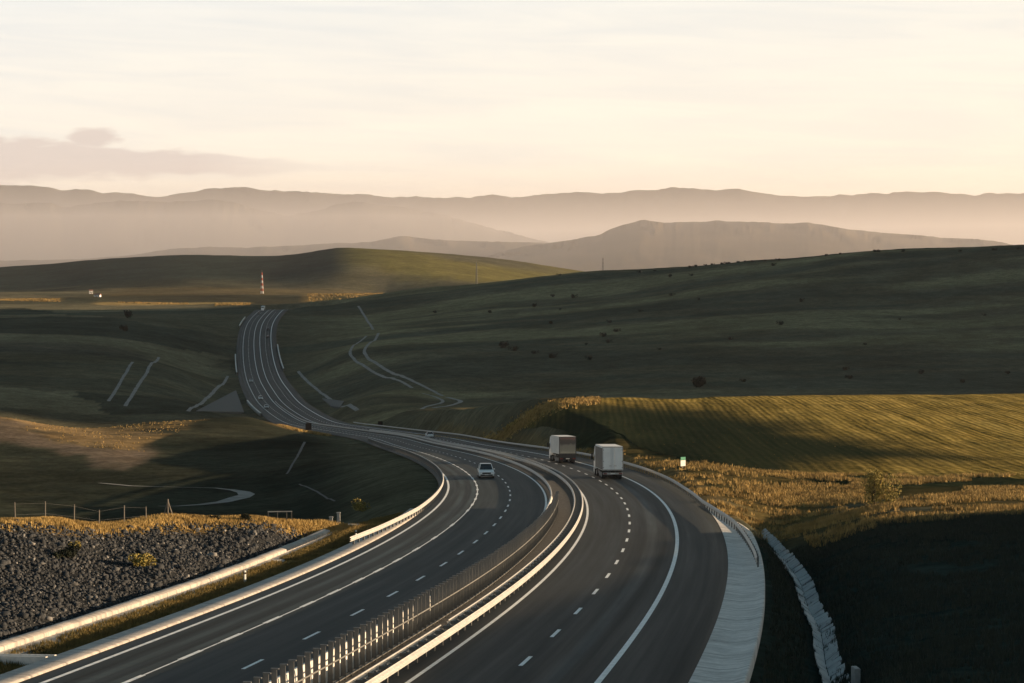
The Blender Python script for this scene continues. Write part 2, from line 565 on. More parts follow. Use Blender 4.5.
def height(x, y):
    x = np.asarray(x, dtype=float); y = np.asarray(y, dtype=float)
    u, v, r = uvw(x, y)
    e = np.zeros(len(x))
    for k in range(0, len(x), 20000):
        d2 = (u[k:k + 20000, None] - cu) ** 2 + (v[k:k + 20000, None] - cv) ** 2
        e[k:k + 20000] = tps(d2) @ RW[:n_c] + RW[n_c] + RW[n_c + 1] * u[k:k + 20000] + RW[n_c + 2] * v[k:k + 20000]
    z = e * r
    # unseen hill added right of the view, shaped to shade the near bank
    az = np.degrees(np.arctan2(x, y))
    z = z + np.interp(y, [30, 60, 95, 140, 170, 194], [0, 10.4, 10.2, 6.9, 6.3, 0]) * sst(14.7, 21, az) * np.exp(-((x - 80) / 42) ** 2)
    # unseen high ground added right of the view to shade the valley
    z = z + 150.0 * sst(15.3, 29, az) * (1 - sst(60, 85, az)) * sst(760, 900, y) * (1 - sst(1980, 2250, y))
    # unevenness
    k = np.clip((r - 40) / 150, 0.0, 1)
    z = z + k * (fbm(x / 9.0, y / 9.0, 3) - 0.5) * 0.55 + np.clip((r - 300) / 900, 0, 1) * (fbm(x / 90.0, y / 90.0, 9) - 0.5) * 4.0
    s, d, zr = np.zeros(len(x)), np.full(len(x), 1e9), np.zeros(len(x))
    m = (r < 2100) & (np.abs(az) < 75)
    s[m], d[m], zr[m] = road_coords(x[m], y[m])
    inside = m & (s > SMIN + 1) & (s < SMAX - 1)
    edge_r = np.where(s < 118, 15.5, 13.5)
    edge_l = 14.9 + 4.6 * (1 - sst(84, 100, s))
    out = np.where(d > 0, d - edge_r, -d - edge_l)
    target = zr - 0.45
    dz = np.abs(z - target)
    steep = (d > 0) * sst(290, 340, s) * (1 - sst(560, 640, s))
    wid = np.clip((2.3 - 1.25 * steep) * dz, 2.5, 45)
    t = sst(0.0, 1.0, np.clip(out / wid, 0, 1))
    zz = target * (1 - t) + z * t
    # the lined ditch beyond the gutter
    g = np.exp(-((d - 18.45) / 1.45) ** 2) * sst(-12, 4, s) * (1 - sst(112, 122, s)) * (d > 0)
    zz = zz * (1 - g) + (zr - 2.5) * g
    return np.where(inside, zz, z), s, d, r, az


# polar sheet around the viewpoint, fine inside the view
azs = np.radians(np.r_[np.arange(-180, -60, 12.0), np.arange(-60, -20, 4.0), np.arange(-20, -15, 0.8), np.arange(-15, 15.001, 0.075),
                       np.arange(15.8, 20, 0.8), np.arange(20, 90, 2.0), np.arange(90, 181, 10.0)])
rs = np.exp(np.r_[np.arange(log(2.5), log(70), 0.06), np.arange(log(70), log(260), 0.0055), np.arange(log(260), log(2300), 0.0075),
                  np.arange(log(2300), log(6500), 0.015), np.arange(log(6500), log(23500), 0.06)])
RR, AA = np.meshgrid(rs, azs, indexing='ij')
gx = (RR * np.sin(AA)).ravel(); gy = (RR * np.cos(AA)).ravel()
gz, gs, gd, gr, gaz = height(gx, gy)
nr, na = RR.shape
GZ = gz.reshape(nr, na)
LR = np.log(rs)


def ground(x, y):
    """height of the ground sheet (bilinear in its own grid)"""
    x = np.atleast_1d(np.asarray(x, dtype=float)); y = np.atleast_1d(np.asarray(y, dtype=float))
    a = np.arctan2(x, y); l = np.log(np.hypot(x, y))
    j = np.clip(np.searchsorted(azs, a) - 1, 0, na - 2); i = np.clip(np.searchsorted(LR, l) - 1, 0, nr - 2)
    ta = np.clip((a - azs[j]) / (azs[j + 1] - azs[j]), 0, 1)
    rr = np.hypot(x, y)
    tr = np.clip((rr - rs[i]) / (rs[i + 1] - rs[i]), 0, 1)
    return (GZ[i, j] * (1 - ta) + GZ[i, j + 1] * ta) * (1 - tr) + (GZ[i + 1, j] * (1 - ta) + GZ[i + 1, j + 1] * ta) * tr


def seen(px, py, ymin=60, ymax=6000):
    """first ground point along the sight line through (px, py)"""
    Y = np.exp(np.linspace(log(ymin), log(ymax), 4000))
    P = np.array([ray_point(px, py, 1.0)]) * Y[:, None]
    h = ground(P[:, 0], P[:, 1])
    k = np.nonzero(P[:, 2] <= h)[0]
    k = k[0] if len(k) else len(Y) - 1
    return np.array([P[k, 0], P[k, 1], h[k]])


def PXY(x, y):
    return 512 + FPX * np.asarray(x) / np.asarray(y)


# land cover: rgb base colours by place (fields, dry grass, bare soil)
n_v = len(gx)
gpx = 512 + np.tan(np.clip(np.arctan2(gx, gy), -1.2, 1.2)) * FPX
gY = gy
cover = np.zeros((n_v, 3)) + np.array([0.092, 0.086, 0.056])


def paint(mask, col):
    mask = np.clip(mask, 0, 1)[:, None]
    cover[:] = cover * (1 - mask) + np.array(col) * mask


nz = fbm(gx / 40, gy / 40, 21)
nzf = fbm(gx / 7, gy / 7, 33)
nz2 = fbm(gpx / 160, np.log(np.maximum(gr, 2)) * 9, 5)
GOLD = (0.25, 0.165, 0.055)
OLIVE = (0.085, 0.075, 0.03)
SOIL = (0.085, 0.075, 0.065)
inpx = lambda a, b, w=20.0: sst(a - w, a + w, gpx) * (1 - sst(b - w, b + w, gpx))
inY = lambda a, b, w=0.03: sst(log(a) - w, log(a) + w, np.log(np.maximum(gY, 1))) * (1 - sst(log(b) - w, log(b) + w, np.log(np.maximum(gY, 1))))
# distant fields in strips
_b = fbm(gx / 260 + gy / 900, gy / 60 - gx / 900, 81)
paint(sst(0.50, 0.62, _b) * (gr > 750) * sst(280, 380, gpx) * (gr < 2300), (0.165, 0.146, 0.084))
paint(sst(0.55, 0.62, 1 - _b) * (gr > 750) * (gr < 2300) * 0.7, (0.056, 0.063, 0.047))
_wx = (fbm(gx / 70, gy / 70, 85) - 0.5) * 60; _wy = (fbm(gx / 60, gy / 60, 86) - 0.5) * 50
_c = fbm(np.floor((gx + _wx) / 170 + gy / 420) * 0.77, np.floor((gy + _wy) / 150 - gx / 700) * 0.61, 84)
paint((1 - sst(190, 250, gpx)) * (gr > 800) * sst(0.50, 0.56, _c) * 0.85, (0.165, 0.145, 0.09))
paint((1 - sst(190, 250, gpx)) * (gr > 800) * sst(0.52, 0.58, 1 - _c) * 0.8, (0.042, 0.048, 0.036))
paint(sst(0.45, 0.6, nz2) * (gr > 2300) * 0.7, (0.034, 0.036, 0.024))
paint(sst(0.58, 0.7, nz2) * (gr > 2300) * 0.6, (0.050, 0.046, 0.030))
# right-hand golden field, then the rough grass before it
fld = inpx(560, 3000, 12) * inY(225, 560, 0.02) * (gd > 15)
paint(fld, (0.020, 0.028, 0.016))  # dark, to blend with the shade painted into the field sheet
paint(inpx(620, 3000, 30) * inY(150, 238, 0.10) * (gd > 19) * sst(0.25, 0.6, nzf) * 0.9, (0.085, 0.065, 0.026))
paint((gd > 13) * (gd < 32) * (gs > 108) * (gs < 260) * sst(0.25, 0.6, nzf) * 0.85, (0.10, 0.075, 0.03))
# crest grass above the cutting
paint(inpx(380, 570, 15) * (gd > 25) * inY(430, 700, 0.05) * 0.25, GOLD)
# left: stone field soil, rim grass, verge, knoll
paint((1 - sst(330, 480, gpx)) * sst(170, 230, gY) * (1 - sst(600, 720, gY)) * sst(17, 30, -gd) * (0.75 + 0.5 * (nz - 0.5)), (0.014, 0.021, 0.017))  # valley floor: its shade put into a darker ground colour
paint((gd > 15) * (1 - sst(165, 200, gY)) * (gY > 20), (0.022, 0.032, 0.027))  # near right bank: its shadow also painted into the ground colour
paint((1 - sst(330, 360, gpx)) * sst(3350, 3600, gY) * (1 - sst(5000, 5400, gY)), (0.024, 0.036, 0.030))  # left part of the low hill, shade painted as darker ground
rimd = gY - rim_y(gpx)
paint(inpx(-700, 345, 4) * (gd < -19.0) * (rimd < 0) * (gs > -60) * (gs < 100) * 0.95, (0.022, 0.024, 0.027))
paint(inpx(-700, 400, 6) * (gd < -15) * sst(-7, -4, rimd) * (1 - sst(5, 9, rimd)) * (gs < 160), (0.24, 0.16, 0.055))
paint((gd < -14.5) * (gd > -18.6) * (gs < 110) * (0.3 + 0.7 * sst(0.4, 0.6, nzf)), (0.14, 0.105, 0.04))
_w = (fbm(gx / 16, gy / 30, 71) - 0.5)
kpx = gpx + 70 * _w; kY = gY + 60 * _w
klo = np.interp(kpx, [-300, 0, 40, 90, 130, 160, 190, 215], [505, 505, 500, 455, 450, 500, 575, 610])
kn = sst(-12, 12, kY - klo) * (1 - sst(610, 650, kY)) * (1 - sst(170, 215, kpx))
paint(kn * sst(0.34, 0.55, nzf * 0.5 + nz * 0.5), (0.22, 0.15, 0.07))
paint(sst(-60, -30, kY - klo) * (1 - sst(560, 610, kY)) * (1 - sst(120, 170, kpx)) * (1 - 0.75 * kn) * 0.85, (0.15, 0.115, 0.085))
paint((gd < -13) * (gd > -34) * (gs > 525) * (gs < 620) * sst(-34, -24, gd) * 0.9, (0.20, 0.135, 0.06))
paint((gd > 11) * (gd < 17) * (gs > 110) * (gs < 520) * 0.8, (0.13, 0.10, 0.05))
# far golden strips and the low hill's right flank, its sunlight put into the colour
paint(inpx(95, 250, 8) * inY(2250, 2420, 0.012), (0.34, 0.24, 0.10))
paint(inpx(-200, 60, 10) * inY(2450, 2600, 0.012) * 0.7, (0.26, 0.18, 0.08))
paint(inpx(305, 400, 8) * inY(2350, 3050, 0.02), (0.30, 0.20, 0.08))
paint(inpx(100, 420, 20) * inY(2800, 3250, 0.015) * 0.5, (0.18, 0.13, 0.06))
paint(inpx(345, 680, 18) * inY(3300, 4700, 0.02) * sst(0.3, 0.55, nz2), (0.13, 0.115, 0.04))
paint(inpx(-10, 150, 10) * inY(1090, 1200, 0.02) * 0.7, (0.058, 0.056, 0.044))

Vt = np.c_[gx, gy, gz]
idx = np.arange(nr * na).reshape(nr, na)
Fq = np.c_[idx[:-1, :-1].ravel(), idx[:-1, 1:].ravel(), idx[1:, 1:].ravel(), idx[1:, :-1].ravel()]


def ground_mat():
    m, nt, b = new_mat('meadow_ground')
    p = obj_co(nt)
    at = nt.nodes.new('ShaderNodeAttribute'); at.attribute_name = 'cover'
    f1 = noise(nt, p, 0.9, 8, 0.65)
    f2 = noise(nt, p, 0.06, 6, 0.6)
    f3 = noise(nt, p, 0.012, 5, 0.6)
    f4 = noise(nt, p, 0.22, 7, 0.72)
    k = math_n(nt, 'MULTIPLY', mapr(nt, f1, 0.25, 0.75, 0.6, 1.45), mapr(nt, f2, 0.3, 0.7, 0.75, 1.27))
    k = math_n(nt, 'MULTIPLY', k, mapr(nt, f4, 0.32, 0.68, 0.68, 1.35))
    k = math_n(nt, 'MULTIPLY', k, mapr(nt, f3, 0.3, 0.7, 0.75, 1.3))
    cb = nt.nodes.new('ShaderNodeCombineXYZ')
    for i in range(3): nt.links.new(k, cb.inputs[i])
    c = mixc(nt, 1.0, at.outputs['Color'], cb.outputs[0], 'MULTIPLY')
    nt.links.new(c, b.inputs['Base Color'])
    b.inputs['Roughness'].default_value = 1.0
    b.inputs['Specular IOR Level'].default_value = 0.0
    bp = nt.nodes.new('ShaderNodeBump'); bp.inputs['Strength'].default_value = 0.3; bp.inputs['Distance'].default_value = 0.35
    nt.links.new(f1, bp.inputs['Height']); nt.links.new(bp.outputs[0], b.inputs['Normal'])
    return m


M['ground'] = ground_mat()
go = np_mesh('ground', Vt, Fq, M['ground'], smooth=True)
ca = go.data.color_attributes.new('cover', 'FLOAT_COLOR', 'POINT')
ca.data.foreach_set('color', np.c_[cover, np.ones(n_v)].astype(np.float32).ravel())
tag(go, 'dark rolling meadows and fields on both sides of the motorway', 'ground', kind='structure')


# ------------------------------------------------------------------ far hills and mountains
def ridge(name, crest, Y, depth, base_z, mat, label, rough=1.0, seed=0):
    """a range with a crest line read off as (column,row); it stands at its own distance and has two flanks"""
    cx = np.array([c[0] for c in crest], float); cy = np.array([c[1] for c in crest], float)
    px = np.linspace(cx[0], cx[-1], 420)
    py = np.interp(px, cx, cy)
    ker = np.ones(5) / 5
    py = np.r_[py[:2], np.convolve(py, ker, 'valid'), py[-2:]]
    Yc = np.full(len(px), float(Y)) if np.ndim(Y) == 0 else np.interp(px, [0, 1024], Y)
    Y = Yc
    x = (px - 512) / FPX * Y
    zc = (HZ - py) / FPX * Y * 1.0
    zc = zc + rough * ((fbm(px / 13, px * 0 + seed, seed, 5) - 0.5) * 4.0 + (fbm(px / 3.3, px * 0 + seed, seed + 9, 3) - 0.5) * 1.3) * Y / FPX
    T = np.linspace(-1, 1, 31)
    V = np.zeros((len(T), len(px), 3))
    for i, t in enumerate(T):
        w = (1 - abs(t)) ** (1.25 if t < 0 else 1.0)
        spur = fbm(px / 26 + seed + t * 2.6, t * 5.0 + px / 55 + seed, seed + 3, 5) - 0.5
        y = Y + t * depth + spur * depth * 0.35 * (1 - abs(t))
        z = base_z + (zc - base_z) * np.clip(w + spur * 0.55 * (1 - w) * w * 2, 0, 1)
        V[i, :, 0] = x * (y / Y); V[i, :, 1] = y; V[i, :, 2] = z
    i2 = np.arange(len(T) * len(px)).reshape(len(T), len(px))
    F = np.c_[i2[:-1, :-1].ravel(), i2[:-1, 1:].ravel(), i2[1:, 1:].ravel(), i2[1:, :-1].ravel()]
    o = np_mesh(name, V.reshape(-1, 3), F, mat, smooth=True)
    return tag(o, label, 'hills' if 'hill' in name else 'mountains', kind='structure')


M['far'] = plain('far_forest_slopes', (0.045, 0.042, 0.03), 0.95, 0.35, 0.004, spec=0.1)
M['far_grass'] = plain('far_dry_slopes', (0.085, 0.065, 0.04), 0.95, 0.45, 0.003, spec=0.1)
FAR = [(-400, 190), (-150, 180), (0, 186), (27, 184.7), (67, 190), (101, 192), (135, 194), (158, 198), (175, 195.5), (209, 188.7), (242, 186.4), (276, 191), (303, 191.4), (340, 194),
       (375, 194.6), (400, 197.5), (445, 198.5), (488, 195.7), (516, 197.5), (558, 193), (586, 191.5), (611, 194), (639, 190.4), (674, 188), (720, 189.4), (740, 190), (791, 196.8), (831, 194.5),
       (848, 196.8), (882, 194), (916, 192.8), (939, 190), (956, 195), (983, 193.5), (1013, 192.8), (1024, 194), (1200, 185), (1500, 198)]
MID = [(-400, 215), (-150, 200), (0, 203), (50, 203), (67, 207), (84, 204), (118, 200.5), (162, 202), (215, 199.8), (236, 203), (263, 211), (290, 216), (323, 209), (340, 204), (354, 200), (382, 204.5), (428, 211), (470, 222), (520, 236), (580, 250)]
LOW = [(-300, 262), (60, 260), (110, 257), (140, 254), (168, 249), (209, 246.6), (256, 247.6), (303, 245), (340, 243), (372, 242), (392, 237.5), (403, 236), (415, 237.5), (431, 239.7), (480, 241.4), (551, 243), (600, 247), (650, 254)]
TABLE = [(480, 258), (520, 247), (551, 243), (568, 240.7), (600, 234.4), (610, 228.5), (625, 224.5), (642, 220.3), (663, 222.8), (690, 222), (720, 220.7), (760, 222.5), (794, 223.8), (808, 222.7), (838, 228), (915, 235.5), (993, 240.6), (1016, 245.6), (1080, 255)]
ridge('mountains', FAR, (21000, 15000), 2300, -50, M['far'], 'long far mountain range fading in haze along the whole horizon', 1.0, 2)
ridge('mountains', MID, 11500, 1500, -50, M['far'], 'nearer hazy mountain shoulder at the left below the far range', 0.9, 5)
ridge('hills', LOW, 8200, 900, -47, M['far_grass'], 'low hazy hills in front of the mountains left of the flat-topped hill', 0.4, 8)
ridge('hills', TABLE, 7600, 1100, -47, M['far_grass'], 'flat-topped hazy hill behind the long dark slope', 0.4, 12)


# ------------------------------------------------------------------ motorway
def asphalt_mat():
    m, nt, b = new_mat('asphalt')
    uv = nt.nodes.new('ShaderNodeUVMap')
    sp = nt.nodes.new('ShaderNodeSeparateXYZ'); nt.links.new(uv.outputs[0], sp.inputs[0])
    off, s = sp.outputs[0], sp.outputs[1]
    p = obj_co(nt)
    def stretched(ko, ks):
        c = nt.nodes.new('ShaderNodeCombineXYZ')
        nt.links.new(math_n(nt, 'MULTIPLY', off, ko), c.inputs[0])
        nt.links.new(math_n(nt, 'MULTIPLY', s, ks), c.inputs[1])
        return c.outputs[0]
    streak = noise(nt, stretched(1.5, 0.022), 1.0, 6, 0.6)
    blotch = noise(nt, stretched(0.35, 0.05), 1.0, 5, 0.6)
    grain = noise(nt, p, 7.0, 4, 0.7)
    c = ramp(nt, streak, [(0.3, (0.036, 0.038, 0.039)), (0.5, (0.052, 0.053, 0.053)), (0.68, (0.078, 0.077, 0.076))])
    c = mixc(nt, 0.4, c, ramp(nt, blotch, [(0.35, (0.035, 0.037, 0.039)), (0.65, (0.075, 0.073, 0.07))]))
    # browner surface of the two right-hand lanes
    rl = math_n(nt, 'MULTIPLY', mapr(nt, off, 1.6, 1.9), mapr(nt, off, 9.7, 9.4))
    c = mixc(nt, math_n(nt, 'MULTIPLY', rl, 0.7), c, ramp(nt, blotch, [(0.35, (0.050, 0.042, 0.039)), (0.65, (0.095, 0.078, 0.070))]))
    # tyre tracks in the right lane and in the slow lane on the left
    def band(c0, w):
        d = math_n(nt, 'ABSOLUTE', math_n(nt, 'SUBTRACT', off, c0))
        return mapr(nt, d, w, w * 0.35)
    tr = math_n(nt, 'MAXIMUM', math_n(nt, 'MAXIMUM', band(6.6, 0.55), band(8.4, 0.6)), math_n(nt, 'MAXIMUM', band(-10.2, 0.55), band(-11.7, 0.55)))
    tr = math_n(nt, 'MULTIPLY', tr, mapr(nt, streak, 0.3, 0.6, 0.35, 1.0))
    c = mixc(nt, math_n(nt, 'MULTIPLY', tr, 0.95), c, (0.012, 0.013, 0.014))
    pale = band(7.5, 0.5)
    pale = math_n(nt, 'MAXIMUM', pale, math_n(nt, 'MAXIMUM', band(-10.95, 0.35), band(-9.75, 0.3)))
    c = mixc(nt, math_n(nt, 'MULTIPLY', pale, mapr(nt, blotch, 0.35, 0.62, 0.2, 0.9)), c, (0.20, 0.197, 0.195))
    # newer dark shoulder on the right, pale gritty shoulder on the left
    sh = mapr(nt, off, 9.7, 9.75)
    c = mixc(nt, math_n(nt, 'MULTIPLY', sh, 0.8), c, (0.037, 0.039, 0.040))
    sl = mapr(nt, off, -12.62, -12.72)
    c = mixc(nt, math_n(nt, 'MULTIPLY', sl, 0.5), c, (0.10, 0.10, 0.10))
    c = mixc(nt, 0.25, c, ramp(nt, grain, [(0.3, (0.02, 0.02, 0.02)), (0.7, (0.11, 0.11, 0.108))]))
    c = mixc(nt, 1.0, c, mixc(nt, mapr(nt, off, -1.0, 1.0), (0.32, 0.44, 0.475), (0.335, 0.405, 0.43)), 'MULTIPLY')
    nt.links.new(c, b.inputs['Base Color'])
    rr = mapr(nt, streak, 0.3, 0.7, 0.62, 0.82)
    nt.links.new(rr, b.inputs['Roughness'])
    b.inputs['Specular IOR Level'].default_value = 0.2
    bp = nt.nodes.new('ShaderNodeBump'); bp.inputs['Strength'].default_value = 0.12; bp.inputs['Distance'].default_value = 0.02
    nt.links.new(grain, bp.inputs['Height']); nt.links.new(bp.outputs[0], b.inputs['Normal'])
    return m


M['asphalt'] = asphalt_mat()
RO = sweep('road', [(0.95, -0.02), (1.9, 0), (3.5, 0), (5.6, 0), (7.5, 0), (9.45, 0), (11.2, 0), (13.14, 0), (13.3, -0.3)], SMIN, SMAX, M['asphalt'], closed=False)
tag(RO, 'right-hand carriageway of the motorway with a wide dark shoulder', 'road', kind='structure')
LO = sweep('road', [(-13.62, -0.3), (-13.5, 0), (-12.5, 0), (-11, 0), (-9.3, 0), (-7.5, 0), (-5.8, 0), (-4, 0), (-2.1, 0), (-1.9, 0)], SMIN, SMAX, M['asphalt'], closed=False)
tag(LO, 'left-hand carriageway of the motorway curving across the valley', 'road', kind='structure')


def median_mat():
    m, nt, b = new_mat('median_gravel')
    p = obj_co(nt)
    f = noise(nt, p, 3.0, 8, 0.7)
    c = ramp(nt, f, [(0.3, (0.018, 0.018, 0.017)), (0.55, (0.045, 0.043, 0.04)), (0.75, (0.085, 0.08, 0.074))])
    nt.links.new(c, b.inputs['Base Color']); b.inputs['Roughness'].default_value = 0.95
    bp = nt.nodes.new('ShaderNodeBump'); bp.inputs['Strength'].default_value = 0.8; bp.inputs['Distance'].default_value = 0.08
    nt.links.new(f, bp.inputs['Height']); nt.links.new(bp.outputs[0], b.inputs['Normal'])
    return m


M['median'] = median_mat()
md = sweep('median_strip', [(-1.95, -0.06), (-1.2, -0.02), (-0.2, -0.14), (0.3, -0.12), (1.05, -0.05)], SMIN, SMAX, M['median'], closed=False)
tag(md, 'dark gravel strip between the two carriageways', 'median', kind='structure')


def line_ribbon(segs, off, w, name, label, k=1.0):
    V = []; F = []
    for (a, b) in segs:
        s = s_samples(a, b, k) if b - a > 4 else np.linspace(a, b, 3)
        p, n = axis(s)
        base = len(V)
        for i in range(len(s)):
            z = p[i, 2] + 0.006 + max(0, s[i] - 250) * 0.00005
            wd = w * (1 + min(0.6, max(0, s[i] - 350) / 900))
            for o in (off - wd / 2, off + wd / 2):
                V.append((p[i, 0] + n[i, 0] * o, p[i, 1] + n[i, 1] * o, z))
        for i in range(len(s) - 1):
            F.append((base + 2 * i, base + 2 * i + 1, base + 2 * i + 3, base + 2 * i + 2))
    o = np_mesh(name, V, F, M['white_line'])
    return tag(o, label, 'lane marking', kind='structure')


def nearest_s(px, py, off):
    s = np.linspace(SMIN, SMAX, 24000)
    p, n = axis(s)
    X = p[:, 0] + n[:, 0] * off; Y = p[:, 1] + n[:, 1] * off; Z = p[:, 2]
    d = Y * cos(PITCH) - Z * sin(PITCH); u = Y * sin(PITCH) + Z * cos(PITCH)
    e = (512 + FPX * X / d - px) ** 2 + (341.5 - FPX * u / d - py) ** 2
    return s[e.argmin()]


OFF = dict(R_in=1.84, R_dash=5.59, R_out=9.45, L_in=-2.15, L_dash=-5.80, L_long=-9.31, L_out=-12.53)
RD = [(600.1, 481.5), (606, 485), (611.5, 489), (616.8, 493.6), (621, 498.5), (624.7, 503.4), (626.8, 509.4), (628.9, 515.7), (630, 523.1), (629.3, 531), (627, 540), (622.8, 550.2), (616.6, 562.1), (607.8, 575.5), (595.5, 591.7), (577.9, 610.8), (555.6, 633.3), (525.9, 661.1)]
LD = [(498.1, 476.3), (502, 479.8), (505.1, 483.1), (507.6, 487.2), (509.5, 490.8), (510.2, 495.2), (510.1, 500.2), (508.1, 505.8), (505.5, 510.9), (500.7, 517.7), (494.4, 524.8), (486.0, 532.8), (475.6, 541.9), (460.6, 552.5), (443.4, 564.1), (420.5, 578.1), (392.4, 593.8), (357.5, 612.7), (311.6, 635.6), (253, 663.7)]
LLd = [(467.7, 510.5), (451.8, 524.5), (434.3, 537.7), (416, 548.5), (397.3, 560.6), (378.2, 570.2), (358.5, 580.2), (334.5, 593), (307.9, 604.8), (272.7, 620.1), (232.3, 637.7), (191, 655.8), (130.3, 680.5)]


def dashes(meas, off, ln=3.1, step=9.0):
    s = sorted(nearest_s(px, py, off) for px, py in meas)
    far = list(np.arange(s[-1] + step, 1640, step))
    near = list(np.arange(s[0] - 10, SMIN + 4, -10.0))
    return [(max(SMIN, q - ln / 2), q + ln / 2) for q in near + s + far]


line_ribbon([(SMIN, SMAX)], OFF['R_in'], 0.2, 'lane_marking', 'white edge line beside the median of the right carriageway')
line_ribbon([(SMIN, SMAX)], OFF['R_out'], 0.27, 'lane_marking', 'broad white edge line before the right shoulder')
line_ribbon(dashes(RD, OFF['R_dash']), OFF['R_dash'], 0.19, 'lane_marking', 'dashed white line between the two lanes going away')
line_ribbon([(SMIN, SMAX)], OFF['L_in'], 0.2, 'lane_marking', 'white edge line beside the median of the left carriageway')
line_ribbon(dashes(LD, OFF['L_dash']), OFF['L_dash'], 0.17, 'lane_marking', 'dashed white line between the oncoming lanes')
line_ribbon([(SMIN, SMAX)], OFF['L_long'], 0.11, 'lane_marking', 'thin solid white line beside the slow lane of the left carriageway')
o = line_ribbon(dashes(LLd, OFF['L_long'], 3.2), OFF['L_long'], 0.24, 'lane_marking', 'thick white dashes along the slow lane of the left carriageway')
for v in o.data.vertices: v.co.z += 0.005
line_ribbon([(SMIN, 200)], OFF['L_out'], 0.22, 'lane_marking', 'white edge line at the left rim of the slow lane')

# concrete kerb strip on the left
kb = sweep('kerb', [(-13.48, -0.2), (-13.5, 0.07), (-13.62, 0.11), (-14.75, 0.13), (-14.8, 0.05), (-14.8, -0.4)], SMIN, 112, M['kerb'], closed=False)
tag(kb, 'pale pinkish concrete kerb strip along the left shoulder', 'kerb', kind='structure')
# concrete apron / gutter on the right, narrowing out at its far end
ss = s_samples(SMIN, 119)
gut = sweep('gutter', [(13.12, 0.012), (13.3, 0.0), (14.1, -0.10), (14.9, -0.02), (15.35, 0.12), (15.45, 0.1), (15.45, -0.5)], 0, 0, M['gutter'], closed=False, ss=ss)
# taper the outer edge
me = gut.data
Vg = np.zeros(len(me.vertices) * 3); me.vertices.foreach_get('co', Vg); Vg = Vg.reshape(len(ss), 7, 3)
for i, s in enumerate(ss):
    k = 1 - sst(84, 119, s) * 0.92
    Vg[i, :, :2] = Vg[i, 0, :2] + (Vg[i, :, :2] - Vg[i, 0, :2]) * k
me.vertices.foreach_set('co', Vg.ravel())
tag(gut, 'wide stained concrete gutter along the right shoulder', 'gutter', kind='structure')

# raised concrete drain edge below the stones on the left
rngs = np.random.default_rng(3)
dr = empty('drainage_channel', road_pt(40, -19.4))
tag(dr, 'long sunlit concrete drain edge running below the dark stones', 'drain channel')
inv = Matrix.Translation(dr.location).inverted()
def sub(o, par):
    o.data.transform(Matrix.Translation(-Vector(par.location))); o.parent = par
    return o
p_ = sub(sweep('channel_wall', [(-18.78, -0.7), (-18.8, -0.12), (-18.84, -0.08), (-19.3, 0.03), (-19.34, 0.0), (-19.36, -0.6)], SMIN, 86.5, M['drain'], closed=True, zfun=lambda s: (vnoise(s * 0.8, s * 0, 31) - 0.5) * 0.05), dr)
p_ = sub(sweep('channel_floor', [(-17.75, -0.47), (-17.9, -0.36), (-18.6, -0.36), (-18.85, -0.30)], SMIN, 98, M['concrete'], closed=False), dr)

# small concrete chute off the kerb
ch = empty('drain_chute', road_pt(5.5, -14.9))
tag(ch, 'short white concrete chute branching from the kerb into the grass', 'chute')
a = road_pt(5.5, -14.8); b_ = road_pt(7.0, -18.0)
mb = MB()
va = (b_ - a); L = np.linalg.norm(va[:2]); t = va[:2] / L; nn = np.array([-t[1], t[0]])
for (o0, o1, h) in ((-0.32, -0.2, 0.16), (-0.2, 0.2, 0.02), (0.2, 0.32, 0.16)):
    q = []
    for e, zz in ((a, 0.0), (b_, -0.25)):
        for o_ in (o0, o1):
            q.append((e[0] + nn[0] * o_ - ch.location[0], e[1] + nn[1] * o_ - ch.location[1], e[2] + zz + h - ch.location[2]))
    lo = [(x, y, z - 0.5) for x, y, z in q]
    mb.poly(q + lo, [(0, 1, 3, 2), (4, 6, 7, 5), (0, 2, 6, 4), (1, 5, 7, 3), (0, 4, 5, 1), (2, 3, 7, 6)])
mb.build('chute_body', M['barrier'], ch)

# V-shaped lined ditch on the right
dt = empty('drainage_ditch', road_pt(60, 18.5, -2.5))
tag(dt, 'V-shaped lined concrete ditch descending the dark bank right of the road', 'ditch')
ss2 = np.sort(np.r_[np.arange(12, 117, 1.5), np.arange(12, 117, 1.5) + 1.44])
g_d = random.Random(9)
for nm, sgn in (('left_lining', -1), ('right_lining', 1)):
    m = MB()
    for s_ in np.arange(10, 117, 1.5):
        wob = (float(vnoise(np.array([s_ * 0.07]), np.array([0.0]), 8)[0]) - 0.5) * 0.9
        c = road_pt(s_ + g_d.uniform(-.05, .05), 18.42 + wob + 0.5 * max(0.0, 1 - (s_ - 10) / 40), -2.46)
        rz = road_heading(s_) + g_d.uniform(-0.04, 0.04)
        tilt = radians(34 + g_d.uniform(-6, 6)); wd = (0.62 if sgn < 0 else 0.9) * g_d.uniform(0.9, 1.06)
        sag = g_d.uniform(-0.03, 0.03); ln = 0.755
        P = []
        for (a_, l_, t_) in ((0.02, -ln, 0), (wd, -ln, 0), (wd, ln, 0), (0.02, ln, 0), (0.02, -ln, -0.12), (wd, -ln, -0.12), (wd, ln, -0.12), (0.02, ln, -0.12)):
            x = sgn * a_ * cos(tilt); z = a_ * sin(tilt) + t_ + sag + l_ * g_d.uniform(-0.03, 0.03)
            P.append((c[0] + x * cos(rz) - l_ * sin(rz) - dt.location[0], c[1] + x * sin(rz) + l_ * cos(rz) - dt.location[1], c[2] + z - dt.location[2] - l_ * 0.053))
        m.poly(P, [(0, 1, 2, 3), (7, 6, 5, 4), (0, 4, 5, 1), (1, 5, 6, 2), (2, 6, 7, 3), (3, 7, 4, 0)])
    m.build(nm, M['ditch'], dt)
hw = road_pt(14.5, 20.0, -1.5)
